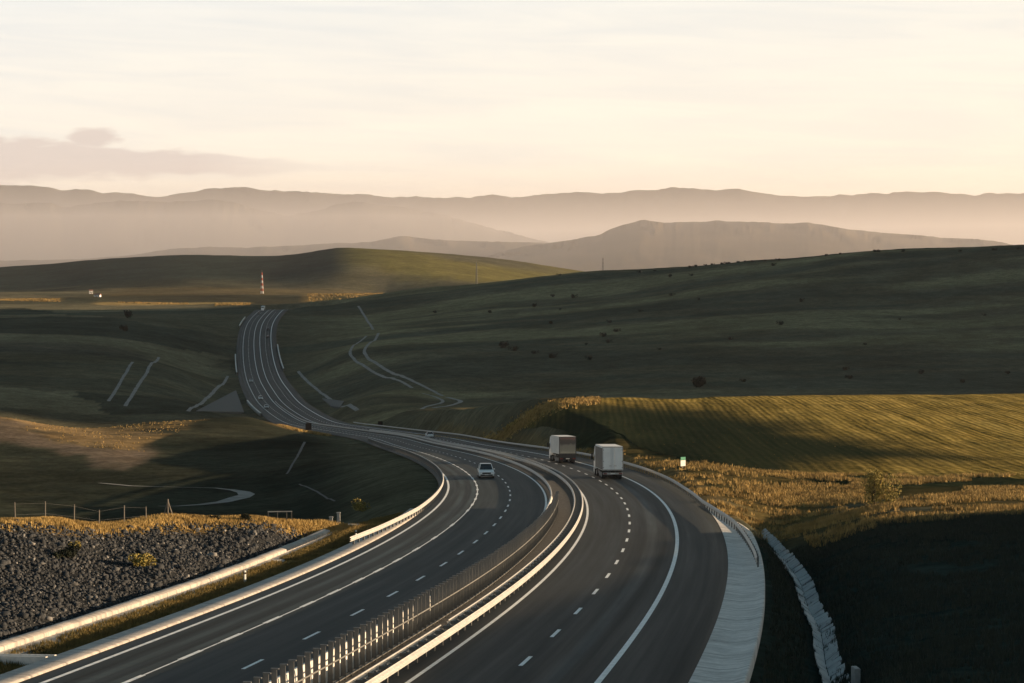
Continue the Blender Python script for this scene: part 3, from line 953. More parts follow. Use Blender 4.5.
mb = MB().box((hw[0] - dt.location[0], hw[1] - dt.location[1], hw[2] - dt.location[2]), (0.26, 0.7, 1.9), 0.1, bev=0.02)
mb.build('headwall', M['concrete'], dt)


# ------------------------------------------------------------------ barriers
WB = [(0.0, 0.0), (0.03, 0.03), (0.0, 0.08), (-0.075, 0.115), (-0.075, 0.145), (0.0, 0.165), (0.0, 0.2), (-0.075, 0.225), (-0.075, 0.255), (0.0, 0.29), (0.03, 0.33), (0.0, 0.36)]


def beam(name, off, a, b, face, top, mat, parent, offfun=None, th=0.02):
    """a two-wave crash barrier beam; face +1: the waves bulge to the right"""
    prof = [(off + (-w * 1.0) * face, top - 0.36 + h) for w, h in WB]
    back = [(o - 0.02 * face, h) for o, h in prof[::-1]]
    o = sweep(name, prof + back, a, b, mat, closed=True, offfun=offfun, k=1.0)
    return sub(o, parent)


def posts(parent, off, a, b, step, h, size, name, mat, offfun=None, spacer=None, limit=100):
    S = np.arange(a, b, step)
    first = None
    rest = MB()
    for i, s in enumerate(S):
        o_ = off + (offfun(np.array([s]))[0] if offfun else 0)
        p = road_pt(s, o_)
        rz = road_heading(s)
        loc = (p[0] - parent.location[0], p[1] - parent.location[1], p[2] - parent.location[2])
        if i < limit:
            if first is None:
                m = MB().box((0, 0, h / 2 - 0.25), (size[0], size[1], h + 0.5))
                if spacer: m.box(spacer[0], spacer[1])
                first = m.build(name, mat, parent); c = first
            else:
                c = first.copy(); COL.objects.link(c); c.parent = parent
            c.location = loc; c.rotation_euler = (0, 0, rz)
        else:
            rest.box((loc[0], loc[1], loc[2] + h / 2 - 0.25), (size[0], size[1], h + 0.5), rz)
    if rest.v:
        o = rest.build(name, mat, parent)
        o['kind'] = 'stuff'


gr = empty('guardrail', road_pt(60, 1.0))
tag(gr, 'double-sided steel guardrail between the median and the right carriageway', 'guardrail')
beam('rail', 1.36, SMIN, 560, 1, 0.78, M['galv'], gr)
beam('rail', 0.62, 17.5, 560, -1, 0.78, M['galv'], gr)
beam('rail', 0.62, SMIN, 15.5, -1, 0.78, M['galv'], gr)
posts(gr, 0.98, -14, 560, 2.0, 0.76, (0.10, 0.14), 'post', M['galv_dark'], spacer=((0, 0, 0.6), (0.62, 0.12, 0.16)))

# left side of the median: low concrete barrier with an anti-glare fence, then a plain rail further on
FEND = 112
cb = empty('concrete_barrier', road_pt(50, -1.6))
tag(cb, 'pale concrete barrier behind the grey anti-glare slats', 'barrier')
sub(sweep('barrier_body', [(-1.3, -0.2), (-1.3, 0.1), (-1.42, 0.3), (-1.5, 1.12), (-1.7, 1.12), (-1.78, 0.3), (-1.88, 0.1), (-1.88, -0.2)], SMIN, FEND + 3, M['barrier']), cb)
fe = empty('anti_glare_fence', road_pt(50, -1.0))
tag(fe, 'row of upright grey anti-glare slats along the median', 'anti-glare fence')
S = np.arange(-19, FEND, 1.14)
S = np.concatenate([S])
slat0 = None; rest = MB()
def slat_mb(m, ox=0, oy=0, oz=0, rz=0):
    ca, sa = cos(rz), sin(rz)
    tmp = MB()
    tmp.box((0, 0, 0.80), (0.20, 0.03, 2.0))
    tmp.box((-0.1, 0.03, 0.80), (0.03, 0.09, 2.0))
    tmp.box((0.03, 0.02, 1.82), (0.30, 0.08, 0.05))
    P = [(ox + x * ca - y * sa, oy + x * sa + y * ca, oz + z) for x, y, z in tmp.v]
    m.poly(P, tmp.f)
    return m
cnt = 0
for i, s in enumerate(S):
    p = road_pt(s, -0.98); rz = road_heading(s)
    loc = (p[0] - fe.location[0], p[1] - fe.location[1], p[2] - fe.location[2])
    if -12 < s and cnt < 100:
        if slat0 is None:
            slat0 = slat_mb(MB()).build('slat', M['slat'], fe); c = slat0
        else:
            c = slat0.copy(); COL.objects.link(c); c.parent = fe
        c.location = loc; c.rotation_euler = (0, random.uniform(-0.02, 0.02), rz + random.uniform(-0.06, 0.06)); cnt += 1
    else:
        slat_mb(rest, *loc, rz)
o = rest.build('slat', M['slat'], fe); o['kind'] = 'stuff'
sub(sweep('base_rail', [(-1.05, 0.02), (-1.05, 0.10), (-0.9, 0.10), (-0.9, 0.02)], -20, FEND, M['galv_dark']), fe)
sub(sweep('mid_rail', [(-0.93, 0.92), (-0.93, 0.98), (-0.88, 0.98), (-0.88, 0.92)], -20, FEND, M['galv_dark']), fe)

lg = empty('guardrail', road_pt(160, -1.6))
tag(lg, 'steel guardrail on the median beside the left carriageway, starting where the slats end', 'guardrail')
beam('rail', -1.62, FEND - 8, 900, -1, 0.78, M['galv'], lg)
posts(lg, -1.5, FEND - 6, 700, 2.0, 0.74, (0.12, 0.14), 'post', M['galv_dark'])

rg = empty('guardrail', road_pt(120, 13.4))
tag(rg, 'steel guardrail with dark posts at the grassy right roadside', 'guardrail')
rfun = lambda s: np.interp(s, [52, 60, 90, 106, 116, 140, 160, 200, 1500], [2.0, 1.95, 1.2, 0.25, -0.25, -0.35, -0.1, 0.25, 0.25])
beam('rail', 13.0, 56, 700, -1, 0.8, M['galv'], rg, rfun)
posts(rg, 13.12, 57, 560, 2.0, 0.76, (0.12, 0.14), 'post', M['galv_dark'], rfun)

sg = empty('guardrail', road_pt(120, -13.3))
tag(sg, 'sunlit curved guardrail on the left roadside above the valley', 'guardrail')
lfun = lambda s: np.interp(s, [64, 73, 80, 104, 131, 181, 300], [-0.7, -0.45, -0.2, 0.35, 0.45, 0.6, 0.6])
beam('rail', -13.65, 68, 420, 1, 0.8, M['galv'], sg, lfun)
posts(sg, -13.8, 70, 420, 2.0, 0.76, (0.12, 0.14), 'post', M['galv_dark'], lfun)

# pale wing barriers of the far bridge sections
def far_parapet(off, a, b, h, label, cat='parapet'):
    e = empty('bridge_parapet', road_pt((a + b) / 2, off))
    tag(e, label, cat)
    sub(sweep('parapet_wall', [(off - 0.25, -0.4), (off - 0.25, h), (off + 0.25, h), (off + 0.25, -0.4)], a, b, M['concrete']), e)
    sub(sweep('coping', [(off - 0.35, h), (off - 0.35, h + 0.12), (off + 0.35, h + 0.12), (off + 0.35, h)], a, b, M['barrier']), e)
far_parapet(-14.2, 1135, 1265, 1.1, 'pale concrete parapet at the left edge of the far road')
far_parapet(13.6, 1165, 1330, 1.0, 'pale concrete parapet at the right edge of the far road')
far_parapet(-14.2, 1470, 1560, 1.1, 'short pale parapet at the left just below the crest')
far_parapet(-14.2, 800, 905, 0.9, 'pale low parapet left of the oncoming cars')


# ------------------------------------------------------------------ vehicles (local +y = forward, origin on the road under the middle)
def wheel(parent, x, y, r, w, name='wheel'):
    c = MB().tube((x - w / 2, y, r), (x + w / 2, y, r), r, n=20).build('wheel', M['rubber'], parent)
    sgn = 1 if x > 0 else -1
    MB().tube((x + sgn * (w / 2 - 0.01), y, r), (x + sgn * (w / 2 + 0.015), y, r), r * 0.6, n=16).build('rim', M['rim'], c)
    return c


def make_truck(name, L, W, Hh, boxmat, rear, label, group, floor=1.05):
    """articulated lorry; y=0 at the rear face"""
    root = empty(name)
    tag(root, label, 'truck', group)
    body = MB().box((0, L / 2, (floor + Hh) / 2), (W, L, Hh - floor), bev=0.04).build('box_body', boxmat, root)
    # roof sheet, frame edges
    MB().box((0, L / 2, Hh + 0.012), (W - 0.12, L - 0.12, 0.03)).build('roof_panel', M['mast_white'], root)
    fr = MB()
    for x in (-W / 2 + 0.05, W / 2 - 0.05):
        fr.box((x, -0.02, (floor + Hh) / 2), (0.10, 0.05, Hh - floor))
    fr.box((0, -0.02, Hh - 0.05), (W - 0.2, 0.05, 0.10)).box((0, -0.02, floor + 0.06), (W - 0.2, 0.05, 0.12))
    fr.build('rear_frame', M['galv'] if rear == 'doors' else M['chassis'], root)
    if rear == 'doors':
        for sx in (-1, 1):
            MB().box((sx * (W / 2 + 0.008), L / 2, (floor + Hh) / 2 - 0.05), (0.02, L - 0.12, Hh - floor - 0.25)).build('side_panel', M['side_tarp'], root)
    else:
        MB().box((0, 0.0, 0.86), (W - 0.06, 0.08, 0.84), bev=0.02).build('underrun_panel', M['chassis'], root)
    if rear == 'doors':
        for sx in (-1, 1):
            d = MB().box((sx * (W / 4 - 0.03), -0.03, (floor + Hh) / 2), (W / 2 - 0.13, 0.05, Hh - floor - 0.25), bev=0.015).build('door', M['box_white'], root)
            m = MB()
            for dx in (0.22,):
                m.tube((sx * dx, -0.065, floor + 0.1), (sx * dx, -0.065, Hh - 0.1), 0.012, n=6)
            m.box((sx * 0.3, -0.08, floor + 0.55), (0.3, 0.03, 0.06))
            m.build('lock_bar', M['rim'], d)
            h = MB()
            for z in (floor + 0.35, floor + 1.1, Hh - 0.4):
                h.box((sx * (W / 2 - 0.12), -0.065, z), (0.14, 0.03, 0.05))
            h.build('hinge', M['chassis'], d)
    else:
        MB().box((0, -0.03, (floor + Hh) / 2), (W - 0.22, 0.03, Hh - floor - 0.25)).build('door', M['rear_print'], root)
        MB().box((0, -0.06, Hh - 0.22), (W - 0.5, 0.03, 0.2)).build('top_panel', M['faded_red'], root)
    ch = MB()
    ch.box((-0.45, L / 2 - 0.3, floor - 0.16), (0.14, L - 0.8, 0.28)).box((0.45, L / 2 - 0.3, floor - 0.16), (0.14, L - 0.8, 0.28))
    for k in range(7): ch.box((0, 0.6 + k * (L - 1.4) / 6, floor - 0.14), (W - 0.3, 0.1, 0.12))
    ch.build('chassis', M['chassis'], root)
    lb = MB().box((0, 0.02, 0.66), (W - 0.1, 0.12, 0.22), bev=0.02).build('rear_bumper', M['galv'] if rear == 'doors' else M['chassis'], root)
    for sx in (-1, 1):
        MB().box((sx * (W / 2 - 0.33), -0.05, 0.66), (0.42, 0.03, 0.14), bev=0.01).build('tail_light', M['red_lamp'], root)
        MB().box((sx * (W / 2 - 0.36), 0.75, 0.42), (0.55, 0.03, 0.5)).build('mudflap', M['black'], root)
    MB().box((0, -0.055, 0.66), (0.52, 0.02, 0.11)).build('number_plate', M['plate'], root)
    for y in ((1.6, 2.9, 4.2)):
        for sx in (-1, 1):
            wheel(root, sx * (W / 2 - 0.25), y, 0.5, 0.42)
    sk = MB()
    for sx in (-1, 1): sk.box((sx * (W / 2 - 0.06), L * 0.55, 0.72), (0.05, L * 0.34, 0.5))
    sk.build('side_skirt', M['chassis'], root)
    # tractor
    y0 = L + 0.55
    prof = [(y0, 0.9), (y0, 3.55), (y0 + 0.5, 3.75), (y0 + 1.55, 3.6), (y0 + 2.15, 2.6), (y0 + 2.25, 1.5), (y0 + 2.25, 0.45), (y0 + 1.9, 0.35), (y0 + 0.6, 0.9)]
    cab = MB().prism(prof, -1.22, 1.22, lambda z: 1 - max(0, z - 2.4) * 0.05).build('cab', M['white_paint'], root)
    MB().poly([(-1.05, y0 + 2.19, 2.55), (1.05, y0 + 2.19, 2.55), (0.98, y0 + 1.72, 3.42), (-0.98, y0 + 1.72, 3.42)], [(0, 1, 2, 3)]).build('windscreen', M['glass'], cab)
    for sx in (-1, 1):
        MB().box((sx * 1.235, y0 + 1.5, 2.2), (0.02, 0.8, 0.8)).build('side_window', M['glass'], cab)
        MB().box((sx * 1.45, y0 + 2.0, 2.35), (0.2, 0.1, 0.75), bev=0.02).build('mirror', M['black'], cab)
    MB().box((0, L - 0.6, 0.85), (0.9, 3.4, 0.25)).build('tractor_frame', M['chassis'], root)
    for y in (L - 0.9, y0 + 1.2):
        for sx in (-1, 1):
            wheel(root, sx * 1.02, y, 0.5, 0.36)
    return root


def rear_print_mat():
    m, nt, b = new_mat('printed_rear_tarpaulin')
    tc = nt.nodes.new('ShaderNodeTexCoord')
    sp = nt.nodes.new('ShaderNodeSeparateXYZ'); nt.links.new(tc.outputs['Object'], sp.inputs[0])
    z = sp.outputs[2]
    f = noise(nt, tc.outputs['Object'], 1.6, 5, 0.6)
    zz = math_n(nt, 'ADD', z, math_n(nt, 'MULTIPLY', math_n(nt, 'SUBTRACT', f, 0.5), 0.7))
    c = ramp(nt, mapr(nt, zz, 1.2, 3.9), [(0.0, (0.40, 0.39, 0.33)), (0.25, (0.22, 0.225, 0.19)), (0.5, (0.20, 0.20, 0.175)), (0.62, (0.07, 0.07, 0.068)), (0.78, (0.09, 0.08, 0.075)), (0.9, (0.2, 0.13, 0.12)), (1.0, (0.28, 0.2, 0.185))])
    nt.links.new(c, b.inputs['Base Color']); b.inputs['Roughness'].default_value = 0.6
    return m


M['rear_print'] = rear_print_mat()


def place(root, s, off, facing=1, dz=0.0):
    p = road_pt(s, off)
    q0 = road_pt(s - 3, off); q1 = road_pt(s + 3, off)
    d = (q1 - q0)
    pitch = atan2(d[2], np.linalg.norm(d[:2])) * facing
    root.location = (p[0], p[1], p[2] + dz)
    root.rotation_mode = 'XYZ'
    root.rotation_euler = (pitch, 0, road_heading(s) + (0 if facing > 0 else pi))


t2 = make_truck('lorry', 9.2, 2.52, 3.92, M['box_white'], 'doors', 'nearer white box lorry with two plain rear doors, at the right lane', 'lorries going away')
place(t2, 169.5, 7.52)
t1 = make_truck('lorry', 10.2, 2.5, 3.85, M['tarp'], 'print', 'farther lorry with white tarpaulin sides and a dark printed rear', 'lorries going away', floor=1.3)
place(t1, 220.5, 7.45)


def make_car(label, paint, suv=True, group='cars on the motorway'):
    root = empty('car')
    tag(root, label, 'car', group)
    h = 1.72 if suv else 1.48
    L2, Wd = (2.25, 0.92) if suv else (2.15, 0.88)
    sill = 0.28
    belt = 1.02 if suv else 0.90
    lower = [(-L2, 0.55), (-L2 + 0.05, belt - 0.02), (-L2 + 0.35, belt + 0.03), (0.55, belt + 0.02), (L2 - 0.55, belt - 0.08), (L2 - 0.08, belt - 0.24), (L2, 0.55), (L2 - 0.08, sill), (1.75, sill - 0.03), (-1.75, sill - 0.03), (-L2 + 0.08, sill)]
    bd = MB().prism(lower, -Wd, Wd, lambda z: 1 - max(0, z - 0.75) * 0.12).build('body', paint, root)
    top = [(-L2 + 0.28, belt + 0.01), (-L2 + 0.62, h - 0.03), (-0.2, h), (0.15, h - 0.02), (0.98, belt + 0.01)]
    gl = MB().prism(top, -Wd + 0.06, Wd - 0.06, lambda z: 1 - max(0, z - belt) * 0.28).build('greenhouse', M['glass'], root)
    MB().box((0, -0.62, h - 0.01), (1.32, 1.75, 0.05), bev=0.02).build('roof', paint, root)
    pil = MB()
    for sx in (-1, 1):
        pil.tube((sx * 0.83, 0.96, belt), (sx * 0.65, 0.14, h - 0.03), 0.045, n=6)
        pil.tube((sx * 0.84, -L2 + 0.32, belt), (sx * 0.66, -L2 + 0.64, h - 0.05), 0.06, n=6)
        pil.tube((sx * 0.84, -0.45, belt), (sx * 0.68, -0.45, h - 0.03), 0.04, n=6)
    pil.build('pillar', paint, root)
    for y in (-1.38, 1.38):
        for sx in (-1, 1): wheel(root, sx * (Wd - 0.08), y, 0.36, 0.24)
    MB().box((0, L2 - 0.01, 0.62), (1.05, 0.06, 0.2), bev=0.02).build('grille', M['black'], root)
    MB().box((0, L2 - 0.03, 0.38), (1.5, 0.08, 0.16), bev=0.02).build('front_bumper', M['black'], root)
    MB().box((0, L2 + 0.03, 0.47), (0.5, 0.02, 0.11)).build('number_plate', M['plate'], root)
    MB().box((0, -L2 - 0.02, 0.8), (0.5, 0.02, 0.11)).build('number_plate', M['plate'], root)
    for sx in (-1, 1):
        MB().box((sx * 0.68, L2 - 0.06, 0.70), (0.34, 0.12, 0.16), bev=0.03).build('headlight', M['head_lamp'], root)
        MB().box((sx * 0.72, -L2 + 0.01, 0.86), (0.2, 0.06, 0.22), bev=0.02).build('tail_light', M['red_lamp'], root)
        MB().box((sx * (Wd + 0.08), 0.62, belt + 0.06), (0.18, 0.1, 0.14), bev=0.03).build('mirror', paint, root)
    return root


suv = make_car('white off-road car coming towards the viewer on the left carriageway', M['white_paint'], True)
place(suv, 175.5, -7.6, -1)
sedan = make_car('white car driving away beyond the lorries on the right carriageway', M['white_paint'], False)
place(sedan, 457, 5.2, 1)
for (s, off, f, src, mat, lab) in [
        (1069, -7.4, -1, sedan, 'white_paint', 'tiny silver oncoming car highest up the far left carriageway'),
        (922, -7.2, -1, suv, 'white_paint', 'tiny white oncoming car where the far road bends'),
        (856, -8.2, -1, sedan, 'white_paint', 'tiny silver oncoming car lowest on the far bend'),
        (1447, 7.1, 1, suv, 'dark_paint', 'tiny dark car higher of two on the far right carriageway'),
        (1388, 7.3, 1, sedan, 'dark_paint', 'tiny dark car lower of two on the far right carriageway'),
        (1612, -6.6, -1, suv, 'dark_paint', 'tiny dark oncoming car just under the crest')]:
    c = copy_tree(src)
    c['label'] = lab
    place(c, s, off, f)
    if mat != 'white_paint':
        for part in children_of(c):
            for sl in part.material_slots:
                if sl.material and sl.material.name == 'white_car_paint':
                    sl.link = 'OBJECT'; sl.material = M[mat]
# van at the crest
van = copy_tree(t1)
van['label'] = 'tiny pale oncoming lorry just appearing over the crest of the far road'
van['group'] = 'lorries coming over the crest'
place(van, 1668, -6.2, -1)


# ------------------------------------------------------------------ small roadside things
def lookat_rz(x, y): return -atan2(x, y)


def place_sign(s, off, w, h, z0, label, front, back, cat='road sign', name='road_sign'):
    p = road_pt(s, off); g = ground(p[0], p[1])[0]; p[2] = g
    r = empty(name, p, (0, 0, road_heading(s)))
    tag(r, label, cat)
    MB().box((0, 0, z0 + h / 2), (w, 0.06, h), bev=0.02).build('panel', back, r)
    m = MB()
    for x in (-w * 0.3, w * 0.3): m.tube((x, 0.09, -0.4), (x, 0.09, z0 + h * 0.9), 0.05)
    m.build('pole', M['galv_dark'], r)
    return r


place_sign(588, -15.3, 1.9, 2.2, 0.8, 'dark back of a big road sign at the left edge of the far road', None, M['sign_back'])
place_sign(640, 15.0, 1.6, 1.6, 0.6, 'small dark road sign panel at the right roadside far ahead', None, M['sign_back'])

p = seen(683, 468, 200, 420)
ks = empty('distance_marker', p, (0, 0, 0.55))
tag(ks, 'small green and white distance marker in the golden grass right of the lorry', 'marker sign')
MB().box((0, 0, 0.62), (0.78, 0.05, 0.75), bev=0.01).build('white_panel', M['sign_white'], ks)
MB().box((0, -0.004, 1.22), (0.78, 0.05, 0.42), bev=0.01).build('green_panel', M['sign_green'], ks)
MB().tube((0, 0.07, -0.3), (0, 0.07, 1.3), 0.04).build('post', M['galv'], ks)


def delineator(px, py, label, off=None):
    p = seen(px, py, 60, 250)
    r = empty('delineator_post', p, (0, 0, 0.5))
    tag(r, label, 'delineator', 'delineators in the left verge')
    MB().box((0, 0, 0.35), (0.14, 0.11, 1.0), bev=0.03).build('post_body', M['post_white'], r)
    MB().box((0, -0.004, 0.68), (0.145, 0.108, 0.12)).build('band', M['black'], r)
    return r


delineator(245, 584, 'white delineator post in the verge below the middle of the stone field')
delineator(356, 541, 'white delineator post in the verge just before the sunlit guardrail')

# wire fence along the grassy rim above the stones
fx = []
for px, py in [(15.3, 519), (45.2, 517), (74, 516), (99, 513.5), (124, 513), (146, 512)]:
    Y = rim_y(px) + 2.0
    q = ray_point(px, py, Y); q[2] = ground(q[0], q[1])[0]
    fx.append(q)
wf = empty('wire_fence', fx[2])
tag(wf, 'sparse wire fence with thin grey posts on the golden rim above the stones', 'fence')
loc = lambda q: Vector((q[0] - wf.location[0], q[1] - wf.location[1], q[2] - wf.location[2]))
hts = [1.35, 1.3, 1.35, 1.15, 1.4, 1.05]
for q, hh in zip(fx, hts):
    MB().tube(loc(q) + Vector((0, 0, -0.3)), loc(q) + Vector((random.uniform(-.04, .04), 0, hh)), 0.045, 0.035).build('post', M['wood'], wf)
wr = MB()
for i in range(len(fx) - 1):
    for k in (0.35, 0.9):
        wr.tube(loc(fx[i]) + Vector((0, 0, hts[i] * k)), loc(fx[i + 1]) + Vector((0, 0, hts[i + 1] * k)), 0.004, n=4)
wr.build('wire', M['galv_dark'], wf)
# braced end post
q = ray_point(168, 512.5, rim_y(168) + 2); q[2] = ground(q[0], q[1])[0]
bp_ = empty('braced_post', q)
tag(bp_, 'braced wooden end post like a small tripod at the end of the wire fence', 'post')
MB().tube((0, 0, -0.3), (0, 0, 1.35), 0.06).build('upright', M['wood'], bp_)
MB().tube((-0.42, 0.1, -0.2), (-0.02, 0, 1.1), 0.05).build('brace', M['wood'], bp_)
MB().tube((0.42, 0.1, -0.2), (0.02, 0, 1.1), 0.05).build('brace', M['wood'], bp_)
# low railing and posts
q = ray_point(280, 516, rim_y(280) + 3); q[2] = ground(q[0], q[1])[0]
rl = empty('low_railing', q, (0, 0, 0.12))
tag(rl, 'low pale wooden railing behind the rim of the stone field', 'railing')
MB().box((0, 0, 0.82), (2.0, 0.1, 0.09), bev=0.02).build('top_rail', M['concrete'], rl)
for x in (-0.95, -0.2, 0.55, 0.95):
    MB().box((x, 0.01, 0.25), (0.08, 0.07, 1.05)).build('post', M['wood'], rl)
for px, py, hh, lab in ((338.5, 514, 1.0, 'taller of two stubby concrete posts left of the sunlit guardrail'), (331, 517, 0.55, 'shorter of two stubby concrete posts left of the sunlit guardrail')):
    q = ray_point(px, py, rim_y(px) + 8); q[2] = ground(q[0], q[1])[0]
    r = empty('marker_post', q); tag(r, lab, 'post')
    MB().box((0, 0, hh / 2 - 0.2), (0.32, 0.3, hh + 0.4), taper=(0.85, 0.85), bev=0.03).build('post_body', M['concrete'], r)
    MB().box((0, 0, hh + 0.03), (0.36, 0.34, 0.08), bev=0.02).build('cap', M['concrete'], r)


# ------------------------------------------------------------------ tracks on the ground
def track_mat():
    m, nt, b = new_mat('dirt_track')
    p = obj_co(nt)
    f = noise(nt, p, 0.35, 6, 0.65)
    nt.links.new(ramp(nt, f, [(0.3, (0.13, 0.13, 0.12)), (0.7, (0.28, 0.275, 0.255))]), b.inputs['Base Color'])
    b.inputs['Roughness'].default_value = 0.95
    return m


M['track'] = track_mat()


def track(pts, w, label, name='dirt_track', ymin=230, ymax=2600, lift=0.12, mat=None):
    P = [seen(px, py, ymin, ymax)[:2] for px, py in pts]
    P = np.array(P)
    d = np.r_[0, np.cumsum(np.linalg.norm(np.diff(P, axis=0), axis=1))]
    # Catmull-Rom through the points
    n = max(12, int(d[-1] / 6))
    t = np.linspace(0, d[-1], n)
    X = np.interp(t, d, P[:, 0]); Y = np.interp(t, d, P[:, 1])
    k = max(1, n // 40)
    ker = np.ones(2 * k + 1) / (2 * k + 1)
    X = np.convolve(np.pad(X, k, 'edge'), ker, 'valid'); Y = np.convolve(np.pad(Y, k, 'edge'), ker, 'valid')
    T = np.c_[np.gradient(X), np.gradient(Y)]; T /= np.maximum(np.linalg.norm(T, axis=1), 1e-6)[:, None]
    ww = np.asarray(w if np.ndim(w) else [w, w], float)
    ww = ww * (0.5 if ymin == 230 and ymax == 500 else 0.62)
    ww = np.interp(np.linspace(0, 1, n), np.linspace(0, 1, len(ww)), ww)
    V = []
    for i in range(n):
        for e in (-0.5, 0, 0.5):
            j = 1 + 0.25 * (random.random() - 0.5)
            x = X[i] - T[i, 1] * ww[i] * e * j; y = Y[i] + T[i, 0] * ww[i] * e * j
            V.append((x, y, ground(x, y)[0] + lift))
    F = []
    for i in range(n - 1):
        for j in (0, 1):
            F.append((3 * i + j, 3 * i + j + 1, 3 * i + 4 + j, 3 * i + 3 + j))
    o = np_mesh(name, V, F, mat or M['track'], smooth=True)
    return tag(o, label, 'track', kind='structure')


track([(367, 335.7), (356, 344), (349.5, 353.5), (354, 360), (366, 367), (390, 378), (413, 389)], 2.6, 'left edge strip of the pale winding farm track on the hill')
track([(378.7, 333), (370, 343), (363.5, 352), (368, 359), (382, 367), (405, 378), (423, 386.5), (445, 397)], 3.0, 'right edge strip of the pale winding farm track on the hill')
track([(420, 393), (437, 397), (444, 401), (441, 403.5), (425, 407), (408, 411)], 2.4, 'lower bend of the winding farm track')
track([(445, 397), (459, 400), (462, 402), (452, 405.5), (432, 408.5)], 3.4, 'pale outer bend at the foot of the winding farm track')
track([(373, 330), (366, 318), (358, 306)], 3.0, 'faint upper end of the farm track climbing to the crest')
track([(133, 362), (124, 376), (116, 390), (108, 402)], 2.2, 'left rut of the straight field track', ymin=600)
track([(159, 357), (147, 373), (136, 389), (125, 407)], 2.4, 'right rut of the straight field track', ymin=600)
track([(228, 376), (213, 393), (198, 405), (188, 412)], 2.4, 'pale service track beside the far road', ymin=600)
track([(298, 371), (305, 379), (315, 388), (326, 396), (338, 405), (358, 411)], 2.6, 'service track right of the far road', ymin=600)
track([(95, 483), (115, 486), (150, 488), (190, 487), (215, 488), (240, 491), (252, 495), (240, 500), (215, 504), (150, 507)], [1.5, 3.0, 1.2, 1.2, 2.2, 4.5, 6.5, 4.0, 1.8, 1.2], 'pale muddy track winding through the dark valley', ymin=230, ymax=500, mat=M['track'])
track([(305, 442), (298, 456), (291, 468), (286, 476)], [1.0, 0.6], 'narrow drain line down the dark embankment', ymin=230, ymax=700, mat=M['concrete_dark'])
track([(298, 484), (318, 492), (336, 502)], [0.5, 0.4], 'narrow drain line leading to the stubby posts', ymin=200, ymax=500, mat=M['concrete_dark'])


def slab(pts, label, name='concrete_apron', ymin=500):
    P = [seen(px, py, ymin, 2600) for px, py in pts]
    c = np.mean(P, axis=0)
    V = [(q[0], q[1], q[2] + 0.45) for q in P] + [(q[0], q[1], q[2] - 0.5) for q in P]
    n = len(P)
    F = [tuple(range(n)), tuple(range(2 * n - 1, n - 1, -1))] + [(i, n + i, n + (i + 1) % n, (i + 1) % n) for i in range(n)]
    o = MB().poly(V, F).build(name, M['concrete_dark'])
    return tag(o, label, 'concrete apron')


slab([(196, 412), (236, 391), (244, 413)], 'pale triangular concrete apron left of the far road')
slab([(322, 399), (344, 402), (340, 408), (331, 407)], 'small pale concrete apron right of the far road')


# ------------------------------------------------------------------ masts, houses
def mast(px, py_base, Y, hgt, label, banded, name='radio_mast', cat='mast', w=1.6):
    q = ray_point(px, py_base, Y); q[2] = ground(q[0], q[1])[0] - 0.5
    hgt = ray_point(px, py_base - hgt * FPX / Y, Y)[2] - q[2]
    r = empty(name, q); tag(r, label, cat)
    nb = 8
    for k in range(nb):
        z0 = hgt * k / nb; z1 = hgt * (k + 1) / nb
        m = MB()
        w0 = w * (1 - 0.75 * k / nb); w1 = w * (1 - 0.75 * (k + 1) / nb)
        cs = [(-1, -1), (1, -1), (1, 1), (-1, 1)]
        for i in range(4):
            a, b = cs[i], cs[(i + 1) % 4]
            m.tube((a[0] * w0, a[1] * w0, z0), (a[0] * w1, a[1] * w1, z1), 0.28, n=5)
            m.tube((a[0] * w0, a[1] * w0, z0), (b[0] * w1, b[1] * w1, z1), 0.16, n=4)
            m.tube((a[0] * w1, a[1] * w1, z1), (b[0] * w1, b[1] * w1, z1), 0.16, n=4)
        m.build('mast_section', (M['red_paint'] if k % 2 else M['mast_white']) if banded else M['galv_dark'], r)
    MB().tube((0, 0, hgt), (0, 0, hgt * 1.12), 0.15, n=5).build('aerial', M['galv_dark'], r)
    return r


mast(262, 292, 2900, 27, 'red and white banded lattice mast beyond the crest of the road', True)
m2 = mast(476.5, 281, 3300, 28, 'pale lattice pylon on the sunlit slope behind the long hill', False, 'lattice_pylon', 'pylon', 1.4)
mast(603, 273, 3300, 24, 'dark lattice pylon standing behind the crest of the long dark hill', False, 'lattice_pylon', 'pylon', 1.6)


def house(px, py, Y, L, Wd, Hh, label, rz):
    q = ray_point(px, py, Y); q[2] = ground(q[0], q[1])[0]
    r = empty('house', q, (0, 0, rz)); tag(r, label, 'house')
    wl = MB().box((0, 0, Hh / 2 - 0.5), (L, Wd, Hh + 1)).build('wall', M['plaster'], r)
    MB().prism([(-Wd / 2 - 0.4, Hh - 0.1), (0, Hh + Wd * 0.35), (Wd / 2 + 0.4, Hh - 0.1)], -L / 2 - 0.4, L / 2 + 0.4).build('roof', M['roof'], r)
    for x in (-L * 0.25, L * 0.25):
        MB().box((x, -Wd / 2 - 0.02, Hh * 0.55), (1.1, 0.05, 1.3)).build('window', M['glass'], wl)
    MB().box((0, -Wd / 2 - 0.02, 1.05), (1.0, 0.05, 2.1)).build('door', M['wood'], wl)
    return r


house(91, 293.5, 2950, 5, 5, 4.2, 'small white tower-like house among the far left fields', 0.3)
house(97.5, 298, 2700, 8, 5, 2.6, 'low white house just below the tower-like one in the far left fields', -0.2)


